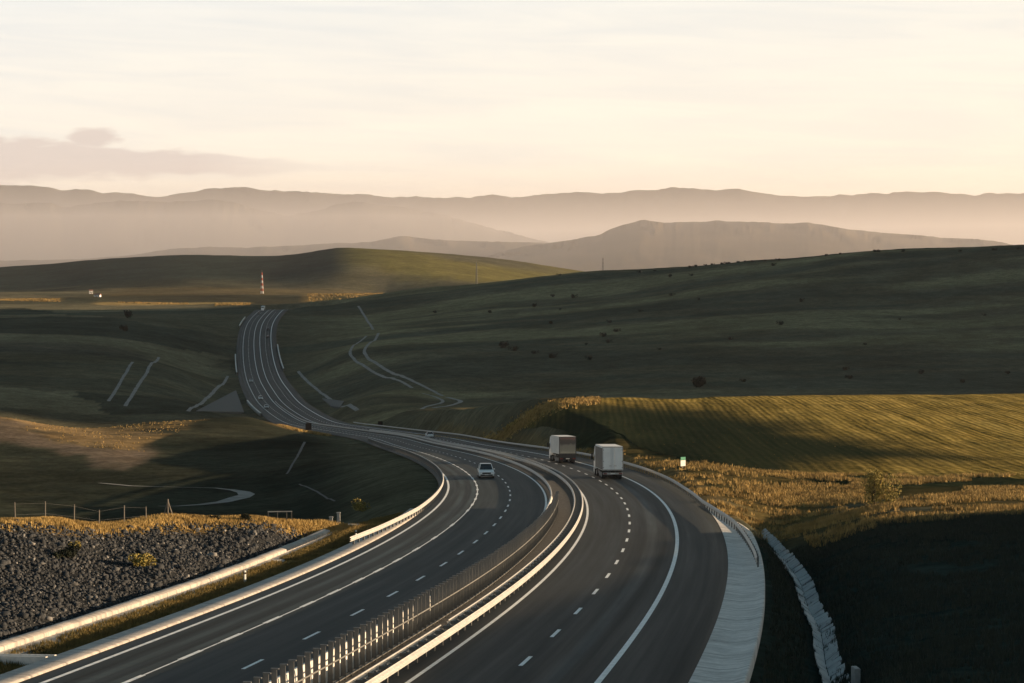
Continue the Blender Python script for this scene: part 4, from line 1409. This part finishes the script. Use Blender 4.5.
# ------------------------------------------------------------------ vegetation
def leaf_mat(name, c0, c1, scale=1.2):
    m, nt, b = new_mat(name)
    p = obj_co(nt)
    f = noise(nt, p, scale, 4, 0.7)
    nt.links.new(ramp(nt, f, [(0.3, c0), (0.7, c1)]), b.inputs['Base Color'])
    b.inputs['Roughness'].default_value = 0.8
    b.inputs['Specular IOR Level'].default_value = 0.2
    return m


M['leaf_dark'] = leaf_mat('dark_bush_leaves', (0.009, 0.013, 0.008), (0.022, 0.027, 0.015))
M['leaf_gold'] = leaf_mat('yellow_green_leaves', (0.10, 0.095, 0.025), (0.40, 0.31, 0.09), 2.5)
M['grass_gold'] = leaf_mat('dry_golden_grass', (0.12, 0.08, 0.028), (0.52, 0.36, 0.13), 0.4)
M['grass_mix'] = leaf_mat('green_gold_grass', (0.035, 0.042, 0.014), (0.27, 0.185, 0.06), 0.7)
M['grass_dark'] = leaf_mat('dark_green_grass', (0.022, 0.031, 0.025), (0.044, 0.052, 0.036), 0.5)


def leaf_cloud(n, rx, ry, rz_, size, seed):
    g = np.random.default_rng(seed)
    nl = 9
    cen = g.normal(0, 0.42, (nl, 3)); cen[:, 2] = np.abs(cen[:, 2]) * 0.9 - 0.1
    rad = g.uniform(0.35, 0.62, nl)
    k = g.integers(0, nl, n)
    d = g.normal(size=(n, 3)); d /= np.linalg.norm(d, axis=1)[:, None]
    P = cen[k] + d * (rad[k] * g.uniform(0.45, 1.05, n) ** 0.5)[:, None]
    P[:, 2] = np.maximum(P[:, 2], -0.75)
    P = P * np.array([rx, ry, rz_]) + np.array([0, 0, rz_ * 0.5])
    a = g.normal(size=(n, 3)); a /= np.linalg.norm(a, axis=1)[:, None]
    b = np.cross(a, g.normal(size=(n, 3))); b /= np.maximum(np.linalg.norm(b, axis=1), 1e-6)[:, None]
    sz = (size * g.uniform(0.6, 1.4, n))[:, None]
    V = np.stack([P - a * sz, P + b * sz * 0.55, P + a * sz, P - b * sz * 0.55], axis=1).reshape(-1, 3)
    F = np.arange(n * 4).reshape(n, 4)
    return V, F


def bush(px, py, w, h, label, mat, group=None, n=500, size=0.14, ymin=60, ymax=4000, name='bush', seed=1, cat='bush'):
    q = seen(px, py, ymin, ymax)
    sc = q[1] / FPX
    r = empty(name, q); tag(r, label, cat, group)
    V, F = leaf_cloud(n, w * 0.5 * sc, w * 0.5 * sc, h * 0.55 * sc, size, seed)
    np_mesh('foliage', V, F, mat, r)
    hh = h * sc
    m = MB()
    g = random.Random(seed)
    for i in range(4):
        m.tube((0, 0, -0.2), (g.uniform(-.25, .25) * w * sc, g.uniform(-.2, .2) * w * sc, hh * 0.6), max(0.03, 0.03 * hh), 0.012 * hh, n=5)
    m.build('stem', M['bark'], r)
    return r


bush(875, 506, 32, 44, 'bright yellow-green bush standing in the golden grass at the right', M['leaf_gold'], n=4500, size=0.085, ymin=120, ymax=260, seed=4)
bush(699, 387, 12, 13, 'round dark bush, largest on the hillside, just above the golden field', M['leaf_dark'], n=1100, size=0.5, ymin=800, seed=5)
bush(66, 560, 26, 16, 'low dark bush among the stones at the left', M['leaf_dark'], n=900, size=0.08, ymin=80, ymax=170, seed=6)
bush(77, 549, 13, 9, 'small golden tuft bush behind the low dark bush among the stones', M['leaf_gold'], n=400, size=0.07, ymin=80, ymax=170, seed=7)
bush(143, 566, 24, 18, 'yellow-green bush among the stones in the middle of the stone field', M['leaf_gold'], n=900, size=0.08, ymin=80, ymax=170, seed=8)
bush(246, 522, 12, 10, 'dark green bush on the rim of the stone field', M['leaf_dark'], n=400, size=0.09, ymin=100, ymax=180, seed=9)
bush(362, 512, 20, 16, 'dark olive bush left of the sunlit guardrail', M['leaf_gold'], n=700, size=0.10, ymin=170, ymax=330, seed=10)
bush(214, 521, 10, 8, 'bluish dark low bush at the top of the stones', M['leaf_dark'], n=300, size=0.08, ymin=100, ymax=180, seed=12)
bush(127, 318, 9, 10, 'dark clump of trees by the far left fields', M['leaf_dark'], n=400, size=0.7, ymin=900, name='bush', seed=13)
bush(125, 331, 7, 7, 'lower dark clump of trees by the far left fields', M['leaf_dark'], n=300, size=0.6, ymin=900, seed=14)
# scattered scrub on the long hillside: one built, the rest copied
spots = [(534, 307, 5), (553, 297, 4), (490, 313, 4), (551, 324, 5), (573, 298, 5), (610, 323, 5), (616, 332, 6), (604, 337, 6), (608, 343, 5), (552, 358, 8), (534, 354, 6), (503, 348, 9), (515, 351, 7), (590, 360, 6), (586, 345, 3),
         (671, 296, 5), (692, 276, 4), (670, 277, 4), (699, 300, 3), (781, 325, 6), (801, 302, 5), (773, 266, 4), (744, 382, 5), (845, 370, 6), (850, 379, 7), (921, 374, 6), (1008, 374, 5), (963, 383, 5), (865, 345, 4), (985, 316, 4),
         (435, 313, 4), (560, 310, 3), (640, 312, 4), (730, 340, 4), (900, 320, 3), (660, 350, 4)]
proto = None
g_ = random.Random(5)
for i, (px, py, w) in enumerate(spots):
    lab = 'small dark bush scattered on the shaded long hillside'
    if proto is None:
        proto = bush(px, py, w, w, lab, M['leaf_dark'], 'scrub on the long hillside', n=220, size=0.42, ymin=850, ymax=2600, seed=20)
        pw = w; psc = proto.location[1] / FPX * w
    else:
        q = seen(px, py, 850, 2600)
        c = copy_tree(proto)
        c.location = q
        k = q[1] / FPX * w / psc
        c.scale = (k * g_.uniform(0.9, 1.3), k, k * g_.uniform(0.7, 1.0)); c.rotation_euler = (0, 0, g_.uniform(0, 6))
# scrub along the skyline of the long hill
cu_px = np.array([393, 480, 586, 700, 781, 882, 1016]); cu_py = np.array([291.5, 283.7, 273.2, 267.2, 260.2, 252, 249])
for i, px in enumerate([690, 696, 706, 712, 722, 728, 738, 745, 752, 765, 779, 826, 840, 875, 879, 903, 960, 994, 1018, 640, 655, 560]):
    py = np.interp(px, cu_px, cu_py)
    Yb = np.interp(px, cu_px, [2080, 2000, 1900, 1820, 1760, 1690, 1600])
    q = ray_point(px, py, Yb); q[2] = ground(q[0], q[1])[0] - 0.2
    c = copy_tree(proto)
    c['label'] = 'small dark bush standing on the skyline of the long hill'
    c['group'] = 'scrub on the skyline of the long hill'
    c.location = q
    k = Yb / FPX * g_.uniform(2.0, 3.6) / psc
    c.scale = (k * g_.uniform(1.0, 2.0), k, k * g_.uniform(0.7, 1.1)); c.rotation_euler = (0, 0, g_.uniform(0, 6))


def grass(name, X, Y, h, mat, label, blades=7, lean=0.45, wid=0.022):
    """tufts of thin blades standing on the ground"""
    n = len(X)
    Z = ground(X, Y) - 0.03
    B = blades
    hh = (h * rng.uniform(0.55, 1.25, (n, B)))
    az = rng.uniform(0, 2 * pi, (n, B))
    bx = X[:, None] + rng.normal(0, 0.10, (n, B)) * (h / 0.4 if np.isscalar(h) else (h / 0.4))
    by = Y[:, None] + rng.normal(0, 0.10, (n, B)) * (h / 0.4 if np.isscalar(h) else (h / 0.4))
    le = rng.uniform(0.05, lean, (n, B)) * hh
    w = wid * rng.uniform(0.7, 1.6, (n, B))
    wa = az + pi / 2 + rng.normal(0, 0.5, (n, B))
    V = np.zeros((n, B, 3, 3))
    V[:, :, 0, 0] = bx - np.cos(wa) * w; V[:, :, 0, 1] = by - np.sin(wa) * w; V[:, :, 0, 2] = Z[:, None]
    V[:, :, 1, 0] = bx + np.cos(wa) * w; V[:, :, 1, 1] = by + np.sin(wa) * w; V[:, :, 1, 2] = Z[:, None]
    V[:, :, 2, 0] = bx + np.cos(az) * le; V[:, :, 2, 1] = by + np.sin(az) * le; V[:, :, 2, 2] = Z[:, None] + hh
    o = np_mesh(name, V.reshape(-1, 3), np.arange(n * B * 3).reshape(-1, 3), mat)
    return tag(o, label, 'grass', kind='stuff')


def polar_pts(n, px0, px1, Y0, Y1, thr=None, sc=6.0, seed=0, y0f=None):
    px = rng.uniform(px0, px1, n); lo = rng.uniform(0, 1, n)
    Y = np.sqrt(lo * (Y1 ** 2 - Y0 ** 2) + Y0 ** 2)
    X = (px - 512) / FPX * Y
    if thr is not None:
        k = fbm(X / sc, Y / sc, seed) > thr
        X, Y = X[k], Y[k]
    return X, Y


def road_pts(n, s0, s1, o0, o1, thr=None, sc=2.5, seed=0):
    s = rng.uniform(s0, s1, n); o = rng.uniform(o0, o1, n)
    p, nn_ = axis(s)
    X = p[:, 0] + nn_[:, 0] * o; Y = p[:, 1] + nn_[:, 1] * o
    if thr is not None:
        k = fbm(X / sc, Y / sc, seed) > thr
        X, Y = X[k], Y[k]
    return X, Y


# rim of the stone field
px = rng.uniform(-120, 385, 9000); dY = rng.normal(0.6, 2.2, 9000)
Y = rim_y(px) + dY; X = (px - 512) / FPX * Y
grass('rim_grass', X, Y, 0.30, M['grass_gold'], 'golden dry grass along the rim above the stones', 7, wid=0.03)
X, Y = road_pts(17000, -20, 112, -18.3, -14.95, 0.36, 2.2, 4)
grass('verge_grass', X, Y, 0.30, M['grass_mix'], 'mixed green and golden grass on the verge between kerb and drain', 7)
X, Y = road_pts(16000, 104, 330, 13.6, 36, 0.47, 4.0, 6)
s_, d_, _z = road_coords(X, Y); k = d_ < np.interp(s_, [104, 165, 195, 215, 330], [36, 34, 23, 18, 15.5]); X, Y = X[k], Y[k]
grass('roadside_grass', X, Y, 0.42, M['grass_gold'], 'golden grass on the right roadside behind the guardrail', 6, wid=0.035)
X, Y = polar_pts(30000, 690, 1120, 172, 268, 0.50, 9.0, 8)
s_, d_, _z = road_coords(X, Y); k = d_ > 21; X, Y = X[k], Y[k]
grass('rough_grass', X, Y, 0.42, M['grass_gold'], 'tall golden rough grass in front of the striped field', 6, wid=0.035)
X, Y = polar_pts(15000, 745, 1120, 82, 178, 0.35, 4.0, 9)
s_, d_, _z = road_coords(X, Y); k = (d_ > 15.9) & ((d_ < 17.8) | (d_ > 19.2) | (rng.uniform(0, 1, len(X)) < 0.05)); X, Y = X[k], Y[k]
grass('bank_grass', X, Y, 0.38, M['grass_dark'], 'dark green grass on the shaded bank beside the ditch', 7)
X, Y = polar_pts(16000, -60, 215, 440, 640)
pxk = 512 + FPX * X / Y
_w = (fbm(X / 16, Y / 30, 71) - 0.5)
klo = np.interp(pxk + 70 * _w, [-300, 0, 40, 90, 130, 160, 190, 215], [505, 505, 500, 455, 450, 500, 575, 610])
prob = sst(-12, 14, Y + 60 * _w - klo) * (1 - sst(590, 640, Y)) * (1 - sst(165, 210, pxk + 70 * _w)) * sst(0.36, 0.6, fbm(X / 10, Y / 22, 62))
k = rng.uniform(0, 1, len(X)) < prob * 0.16
X, Y = X[k], Y[k]
grass('knoll_grass', X, Y, 0.32, M['grass_gold'], 'dry grass on the sunlit knoll at the left', 5, wid=0.07)
s = rng.uniform(525, 622, 2600); o = -rng.uniform(14.5, 26, 2600); p, nn_ = axis(s)
grass('embankment_grass', p[:, 0] + nn_[:, 0] * o, p[:, 1] + nn_[:, 1] * o, 0.7, M['grass_gold'], 'sunlit golden grass at the edge of the far embankment', 5, wid=0.12)
cpx = rng.uniform(380, 600, 4500)
cY = np.interp(cpx, [380, 400, 450, 500, 560, 600], [650, 610, 535, 480, 430, 440]) + rng.normal(0, 5, 4500)
grass('crest_grass', (cpx - 512) / FPX * cY, cY, 0.55, M['grass_gold'], 'golden grass on the crest above the dark cutting', 5, wid=0.10)


# striped crop field: low ridges of stubble following the ground
def field_sunlit(px, y, w_):  # high where the field looks sunlit; shade elsewhere goes into its colour
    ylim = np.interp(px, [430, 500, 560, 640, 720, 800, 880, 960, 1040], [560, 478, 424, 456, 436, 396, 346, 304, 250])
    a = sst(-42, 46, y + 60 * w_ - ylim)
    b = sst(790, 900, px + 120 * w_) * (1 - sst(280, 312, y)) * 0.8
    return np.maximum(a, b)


def crop_rows():
    XS = []; YS = []
    ang = radians(2.0)
    dx, dy = sin(ang), cos(ang)
    ex, ey = cos(ang), -sin(ang)
    for k in range(-100, 125):
        c = k * 1.65 + random.uniform(-0.2, 0.2)
        t = np.arange(-150, 190, 0.5) + rng.uniform(-0.2, 0.2)
        x = 110 + ex * c + dx * t + rng.normal(0, 0.22, len(t)) + (fbm(t / 14, t * 0 + k * 0.3, 43) - 0.5) * 1.2
        y = 380 + ey * c + dy * t + rng.normal(0, 0.2, len(t))
        px = 512 + FPX * x / y
        Ytop = np.interp(px, [520, 560, 640, 750, 880, 1024, 1200], [470, 425, 462, 494, 514, 524, 552])
        dens = 0.25 + 0.75 * sst(0.36, 0.6, fbm(x / 30, y / 45, 41)) * sst(0.25, 0.55, fbm(x / 5, y / 12, 44))
        dens = dens * (0.04 + 0.96 * field_sunlit(px, y, fbm(x / 30, y / 30, 93) - 0.5))  # stalks thinned where the field's shade is painted
        ok = (y > 262) & (y < Ytop) & (px > 560) & (px < 1120) & (rng.uniform(0, 1, len(t)) < dens)
        XS.append(x[ok]); YS.append(y[ok])
    X = np.concatenate(XS); Y = np.concatenate(YS)
    s_, d_, _ = road_coords(X, Y)
    k = d_ > 24
    X, Y = X[k], Y[k]
    o = grass('crop_stalks', X, Y, 0.22, M['stubble'], 'thin golden stalks standing along the rows of the sunlit field', 3, wid=0.04)
    o['category'] = 'crop'


M['stubble'] = leaf_mat('stubble', (0.16, 0.12, 0.03), (0.40, 0.28, 0.08), 0.4)
crop_rows()


def field_mat():
    m, nt, b = new_mat('striped_field')
    p = obj_co(nt)
    sp = nt.nodes.new('ShaderNodeSeparateXYZ'); nt.links.new(p, sp.inputs[0])
    at = nt.nodes.new('ShaderNodeAttribute'); at.attribute_name = 'sunlit_mask'
    big = noise(nt, p, 0.02, 5, 0.6); fine = noise(nt, p, 0.6, 7, 0.7); mid = noise(nt, p, 0.09, 5, 0.6)
    def rows(step, amp):
        x = math_n(nt, 'ADD', sp.outputs[0], math_n(nt, 'MULTIPLY', sp.outputs[1], -0.035))
        x = math_n(nt, 'ADD', x, math_n(nt, 'MULTIPLY', big, amp))
        x = math_n(nt, 'ADD', x, math_n(nt, 'MULTIPLY', fine, 0.7))
        return math_n(nt, 'ADD', math_n(nt, 'MULTIPLY', math_n(nt, 'SINE', math_n(nt, 'MULTIPLY', x, 2 * pi / step)), 0.5), 0.5)
    cv = nt.nodes.new('ShaderNodeCombineXYZ')
    nt.links.new(math_n(nt, 'MULTIPLY', math_n(nt, 'ADD', sp.outputs[0], math_n(nt, 'MULTIPLY', sp.outputs[1], -0.035)), 0.42), cv.inputs[0])
    nt.links.new(math_n(nt, 'MULTIPLY', sp.outputs[1], 0.012), cv.inputs[1])
    streaks = mapr(nt, noise(nt, cv.outputs[0], 1.0, 7, 0.72), 0.32, 0.68)
    r = math_n(nt, 'ADD', math_n(nt, 'MULTIPLY', rows(1.3, 3.0), 0.3), math_n(nt, 'MULTIPLY', streaks, 0.7))
    r = math_n(nt, 'ADD', math_n(nt, 'MULTIPLY', r, 0.68), math_n(nt, 'MULTIPLY', mapr(nt, fine, 0.3, 0.7), 0.32))
    sunlit_mask = math_n(nt, 'MULTIPLY', at.outputs['Fac'], mapr(nt, mid, 0.3, 0.7, 0.55, 1.25), clamp=True)
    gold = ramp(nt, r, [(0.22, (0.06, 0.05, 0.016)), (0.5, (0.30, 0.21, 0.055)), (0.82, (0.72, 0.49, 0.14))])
    green = ramp(nt, r, [(0.25, (0.014, 0.022, 0.014)), (0.8, (0.031, 0.037, 0.021))])  # shade of the lower slope put into a near-black green
    nt.links.new(mixc(nt, sunlit_mask, green, gold), b.inputs['Base Color'])
    b.inputs['Roughness'].default_value = 1.0; b.inputs['Specular IOR Level'].default_value = 0.0
    bp = nt.nodes.new('ShaderNodeBump'); bp.inputs['Strength'].default_value = 0.25; bp.inputs['Distance'].default_value = 0.12
    nt.links.new(r, bp.inputs['Height']); nt.links.new(bp.outputs[0], b.inputs['Normal'])
    return m


def crop_sheet():
    pxs = np.arange(425, 1190, 3.0)
    Ylo = np.interp(pxs, [425, 450, 500, 560, 610, 650, 700, 760, 1190], [575, 522, 466, 405, 365, 296, 272, 258, 250]) + (fbm(pxs / 25, pxs * 0, 91) - 0.5) * 14
    Yhi = np.interp(pxs, [425, 450, 500, 560, 640, 750, 880, 1024, 1190], [592, 545, 492, 438, 482, 512, 532, 542, 570])
    n = 70
    T = np.linspace(0, 1, n)
    Yg = Ylo[None, :] + (Yhi - Ylo)[None, :] * T[:, None]
    Xg = (pxs[None, :] - 512) / FPX * Yg
    x = Xg.ravel(); y = Yg.ravel()
    z = ground(x, y) + 0.10
    ed = np.minimum(T, 1 - T)[:, None] + np.zeros((1, len(pxs)))
    z -= 0.3 * (1 - sst(0, 0.03, ed.ravel()))
    i2 = np.arange(n * len(pxs)).reshape(n, len(pxs))
    F = np.c_[i2[:-1, :-1].ravel(), i2[:-1, 1:].ravel(), i2[1:, 1:].ravel(), i2[1:, :-1].ravel()]
    s_, d_, _ = road_coords(x, y)
    bad = d_ < np.where(x / y * FPX < 108, 17.5, 21.0)
    F = F[~bad[F].any(axis=1)]
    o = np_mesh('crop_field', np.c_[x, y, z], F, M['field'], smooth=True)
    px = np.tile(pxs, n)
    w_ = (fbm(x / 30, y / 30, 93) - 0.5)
    sunlit_mask = field_sunlit(px, y, w_)
    at = o.data.attributes.new('sunlit_mask', 'FLOAT', 'POINT')
    at.data.foreach_set('value', sunlit_mask.astype(np.float32))
    tag(o, 'olive and gold striped stubble field right of the road', 'crop', kind='stuff')


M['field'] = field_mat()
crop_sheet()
for (n_, a, b_, y0, y1, lab) in ((500, 118, 188, 2330, 2400, 'thin golden stubble strip left of the far crest'), (420, 215, 250, 2180, 2300, 'short golden bank just left of the far crest'),
                                 (1500, 308, 392, 2350, 2900, 'bright golden stubble patch right of the banded mast'), (900, -40, 60, 2420, 2520, 'thin golden stubble strip at the far left')):
    X, Y = polar_pts(n_, a, b_, y0, y1)
    grass('far_stubble', X, Y, 1.0, M['grass_gold'], lab, 4, wid=0.9, lean=0.9)


# ------------------------------------------------------------------ the field of dark stones
def stones():
    g = np.random.default_rng(77)
    n = 150000
    s = g.uniform(-30, 96, n); o = -g.uniform(20.1, 75, n)
    p, nn_ = axis(s)
    X = p[:, 0] + nn_[:, 0] * o; Y = p[:, 1] + nn_[:, 1] * o
    px = PXY(X, Y)
    k = (Y < rim_y(px) - 2.0) & (px > -160) & (px < 350) & (Y > 60)
    X, Y = X[k], Y[k]
    n = len(X)
    bm = bmesh.new(); bmesh.ops.create_icosphere(bm, subdivisions=1, radius=1)
    bm.verts.ensure_lookup_table()
    T = np.array([v.co[:] for v in bm.verts]); TF = np.array([[v.index for v in f.verts] for f in bm.faces]); bm.free()
    sz = g.lognormal(-2.65, 0.48, n)
    sz = np.clip(sz, 0.04, 0.30)
    sc = sz[:, None] * np.c_[g.uniform(0.7, 1.4, n), g.uniform(0.7, 1.4, n), g.uniform(0.5, 1.0, n)]
    a = g.uniform(0, 2 * pi, n); tl = g.normal(0, 0.5, n)
    V = T[None] * sc[:, None, :] * (1 + g.normal(0, 0.24, (n, len(T), 1)))
    # tilt then spin
    y2 = V[:, :, 1] * np.cos(tl)[:, None] - V[:, :, 2] * np.sin(tl)[:, None]
    z2 = V[:, :, 1] * np.sin(tl)[:, None] + V[:, :, 2] * np.cos(tl)[:, None]
    x3 = V[:, :, 0] * np.cos(a)[:, None] - y2 * np.sin(a)[:, None]
    y3 = V[:, :, 0] * np.sin(a)[:, None] + y2 * np.cos(a)[:, None]
    Z = ground(X, Y)
    W = np.stack([x3 + X[:, None], y3 + Y[:, None], z2 + (Z + sz * 0.2)[:, None]], axis=2).reshape(-1, 3)
    F = (TF[None] + (np.arange(n) * len(T))[:, None, None]).reshape(-1, 3)
    o = np_mesh('stone_field', W, F, M['stone'])
    at = o.data.attributes.new('tone', 'FLOAT', 'FACE')
    tone = np.repeat(np.clip(g.beta(0.55, 3.6, n), 0, 1), len(TF)).astype(np.float32)
    at.data.foreach_set('value', tone)
    tag(o, 'field of loose dark broken stones below the golden rim', 'stones', kind='stuff')


def stone_mat():
    m, nt, b = new_mat('broken_stone')
    at = nt.nodes.new('ShaderNodeAttribute'); at.attribute_name = 'tone'
    c = ramp(nt, at.outputs['Fac'], [(0.0, (0.010, 0.013, 0.0175)), (0.3, (0.023, 0.027, 0.033)), (0.55, (0.15, 0.147, 0.143)), (1.0, (0.48, 0.46, 0.43))])
    f = noise(nt, obj_co(nt), 9.0, 3)
    c = mixc(nt, 0.25, c, ramp(nt, f, [(0.35, (0.010, 0.012, 0.013)), (0.7, (0.06, 0.062, 0.064))]))
    nt.links.new(c, b.inputs['Base Color']); b.inputs['Roughness'].default_value = 0.85
    return m


M['stone'] = stone_mat()
stones()


# ------------------------------------------------------------------ sky, sun, haze
SUN_EL, SUN_AZ = radians(8.0), radians(86.0)     # azimuth clockwise from the view direction (+y)
w = bpy.data.worlds.new('World'); scene.world = w; w.use_nodes = True
nt = w.node_tree
for n in list(nt.nodes): nt.nodes.remove(n)
out = nt.nodes.new('ShaderNodeOutputWorld'); bg = nt.nodes.new('ShaderNodeBackground')
nt.links.new(bg.outputs[0], out.inputs[0])
sky = nt.nodes.new('ShaderNodeTexSky'); sky.sky_type = 'NISHITA'; sky.sun_disc = False
sky.sun_elevation = SUN_EL; sky.sun_rotation = SUN_AZ
sky.air_density = 1.2; sky.dust_density = 3.0; sky.ozone_density = 1.0
tc = nt.nodes.new('ShaderNodeTexCoord')
sp = nt.nodes.new('ShaderNodeSeparateXYZ'); nt.links.new(tc.outputs['Generated'], sp.inputs[0])
x_, y_, z_ = sp.outputs
# thin high veil of cloud, cream towards the horizon and the sun
el = z_
az_ = math_n(nt, 'ARCTAN2', x_, y_)
veil = ramp(nt, mapr(nt, el, 0.0, 0.6), [(0.0, (9.6, 8.05, 6.4)), (0.10, (9.1, 8.4, 7.5)), (0.22, (7.8, 7.8, 7.75)), (0.34, (3.5, 4.0, 4.2)), (0.6, (0.8, 1.5, 1.9)), (1.0, (0.45, 1.1, 1.55))])
warm = mapr(nt, az_, -0.25, 0.3)
veil = mixc(nt, math_n(nt, 'MULTIPLY', warm, 0.5), veil, mixc(nt, 1.0, veil, (1.06, 0.99, 0.87), 'MULTIPLY'))
cv_ = nt.nodes.new('ShaderNodeCombineXYZ')
nt.links.new(math_n(nt, 'MULTIPLY', az_, 9.0), cv_.inputs[0]); nt.links.new(math_n(nt, 'ADD', math_n(nt, 'MULTIPLY', el, 110.0), math_n(nt, 'MULTIPLY', az_, 4.0)), cv_.inputs[1])
nt.links.new(math_n(nt, 'MULTIPLY', math_n(nt, 'ADD', az_, el), 1.0), cv_.inputs[2])
cir = noise(nt, cv_.outputs[0], 1.0, 7, 0.62, 0.6)
veil = mixc(nt, mapr(nt, cir, 0.35, 0.68, 0.0, 1.0), mixc(nt, 1.0, veil, (0.93, 0.95, 0.975), 'MULTIPLY'), mixc(nt, 1.0, veil, (1.06, 1.05, 1.02), 'MULTIPLY'))
skyc = mixc(nt, 0.8, sky.outputs[0], veil)
# a low bank of brownish cloud at the left
cb_ = nt.nodes.new('ShaderNodeCombineXYZ')
nt.links.new(math_n(nt, 'MULTIPLY', az_, 48.0), cb_.inputs[0]); nt.links.new(math_n(nt, 'MULTIPLY', el, 230.0), cb_.inputs[1])
cn = noise(nt, cb_.outputs[0], 1.0, 8, 0.58, 0.4)
# middle and half-thickness of the bank change along it
mid = mapr(nt, az_, -0.30, -0.09, 0.0490, 0.0450)
half = mapr(nt, az_, -0.235, -0.095, 0.0108, 0.0026)
dist = math_n(nt, 'DIVIDE', math_n(nt, 'ABSOLUTE', math_n(nt, 'SUBTRACT', el, mid)), half)
puff_d = math_n(nt, 'ADD', math_n(nt, 'POWER', math_n(nt, 'DIVIDE', math_n(nt, 'SUBTRACT', az_, -0.197), 0.0125), 2.0), math_n(nt, 'POWER', math_n(nt, 'DIVIDE', math_n(nt, 'SUBTRACT', el, 0.0575), 0.0050), 2.0))
dist = math_n(nt, 'MINIMUM', dist, math_n(nt, 'SQRT', puff_d))
dens = math_n(nt, 'SUBTRACT', math_n(nt, 'ADD', math_n(nt, 'MULTIPLY', cn, 2.0), 0.0), dist)
dens = mapr(nt, dens, -0.15, 0.3)
dens = math_n(nt, 'MULTIPLY', dens, mapr(nt, az_, -0.085, -0.15))
dens = math_n(nt, 'MULTIPLY', dens, mapr(nt, az_, -0.55, -0.40))
skyc = mixc(nt, math_n(nt, 'MULTIPLY', dens, 0.9), skyc, (5.7, 4.85, 4.35))
nt.links.new(skyc, bg.inputs[0])
bg.inputs[1].default_value = 0.06

sl = bpy.data.lights.new('sun', 'SUN'); sl.energy = 5.0; sl.angle = radians(0.5); sl.color = (1.0, 0.715, 0.44)
so = bpy.data.objects.new('sun', sl); COL.objects.link(so)
dirv = Vector((sin(SUN_AZ) * cos(SUN_EL), cos(SUN_AZ) * cos(SUN_EL), sin(SUN_EL)))
so.rotation_euler = (-dirv).to_track_quat('-Z', 'Y').to_euler()
so.location = (200, 0, 200)

zmin = float(gz.min()) - 1.0
hz_bm = MB().box((0, 0, (zmin + 760) / 2), (48000, 48000, 760 - zmin))
hm = bpy.data.materials.new('haze_air'); hm.use_nodes = True
hn = hm.node_tree
for n in list(hn.nodes): hn.nodes.remove(n)
ho = hn.nodes.new('ShaderNodeOutputMaterial'); pv = hn.nodes.new('ShaderNodeVolumePrincipled')
pv.inputs['Color'].default_value = (0.98, 0.955, 1.0, 1)
pv.inputs['Density'].default_value = 1.8e-5
pv.inputs['Anisotropy'].default_value = 0.3
hn.links.new(pv.outputs[0], ho.inputs['Volume'])
hz = hz_bm.build('haze', hm)
tag(hz, 'pale warm evening haze over the whole valley', 'haze', kind='stuff')

# low mist lying in the wide valley at the foot of the mountains
mm = bpy.data.materials.new('mist_air'); mm.use_nodes = True
hn = mm.node_tree
for n in list(hn.nodes): hn.nodes.remove(n)
ho = hn.nodes.new('ShaderNodeOutputMaterial'); pv = hn.nodes.new('ShaderNodeVolumePrincipled')
pv.inputs['Color'].default_value = (0.98, 0.95, 1.0, 1)
pv.inputs['Density'].default_value = 1.7e-4
pv.inputs['Anisotropy'].default_value = 0.3
hn.links.new(pv.outputs[0], ho.inputs['Volume'])
mist = MB().box((0, 13950, 95), (46000, 17900, 310)).build('valley_mist', mm)
tag(mist, 'low pale mist pooled in the valley before the mountains', 'mist', kind='stuff')

# ------------------------------------------------------------------ camera, render settings
cam = bpy.data.cameras.new('camera')
cam.sensor_width = 36.0
cam.lens = 36.0 * FPX / 1024.0
cam.clip_start = 0.5; cam.clip_end = 80000
co = bpy.data.objects.new('camera', cam); COL.objects.link(co)
co.location = (0, 0, 0)
co.rotation_euler = (pi / 2 - PITCH, 0, 0)
scene.camera = co
scene.render.engine = 'CYCLES'
cy = scene.cycles
cy.use_denoising = True
cy.max_bounces = 6; cy.diffuse_bounces = 2; cy.glossy_bounces = 2; cy.volume_bounces = 4; cy.transparent_max_bounces = 8
cy.use_adaptive_sampling = True
scene.view_settings.view_transform = 'Standard'
scene.view_settings.look = 'None'
scene.view_settings.exposure = 1.2
scene.view_settings.gamma = 1.0
scene.view_settings.use_curve_mapping = False
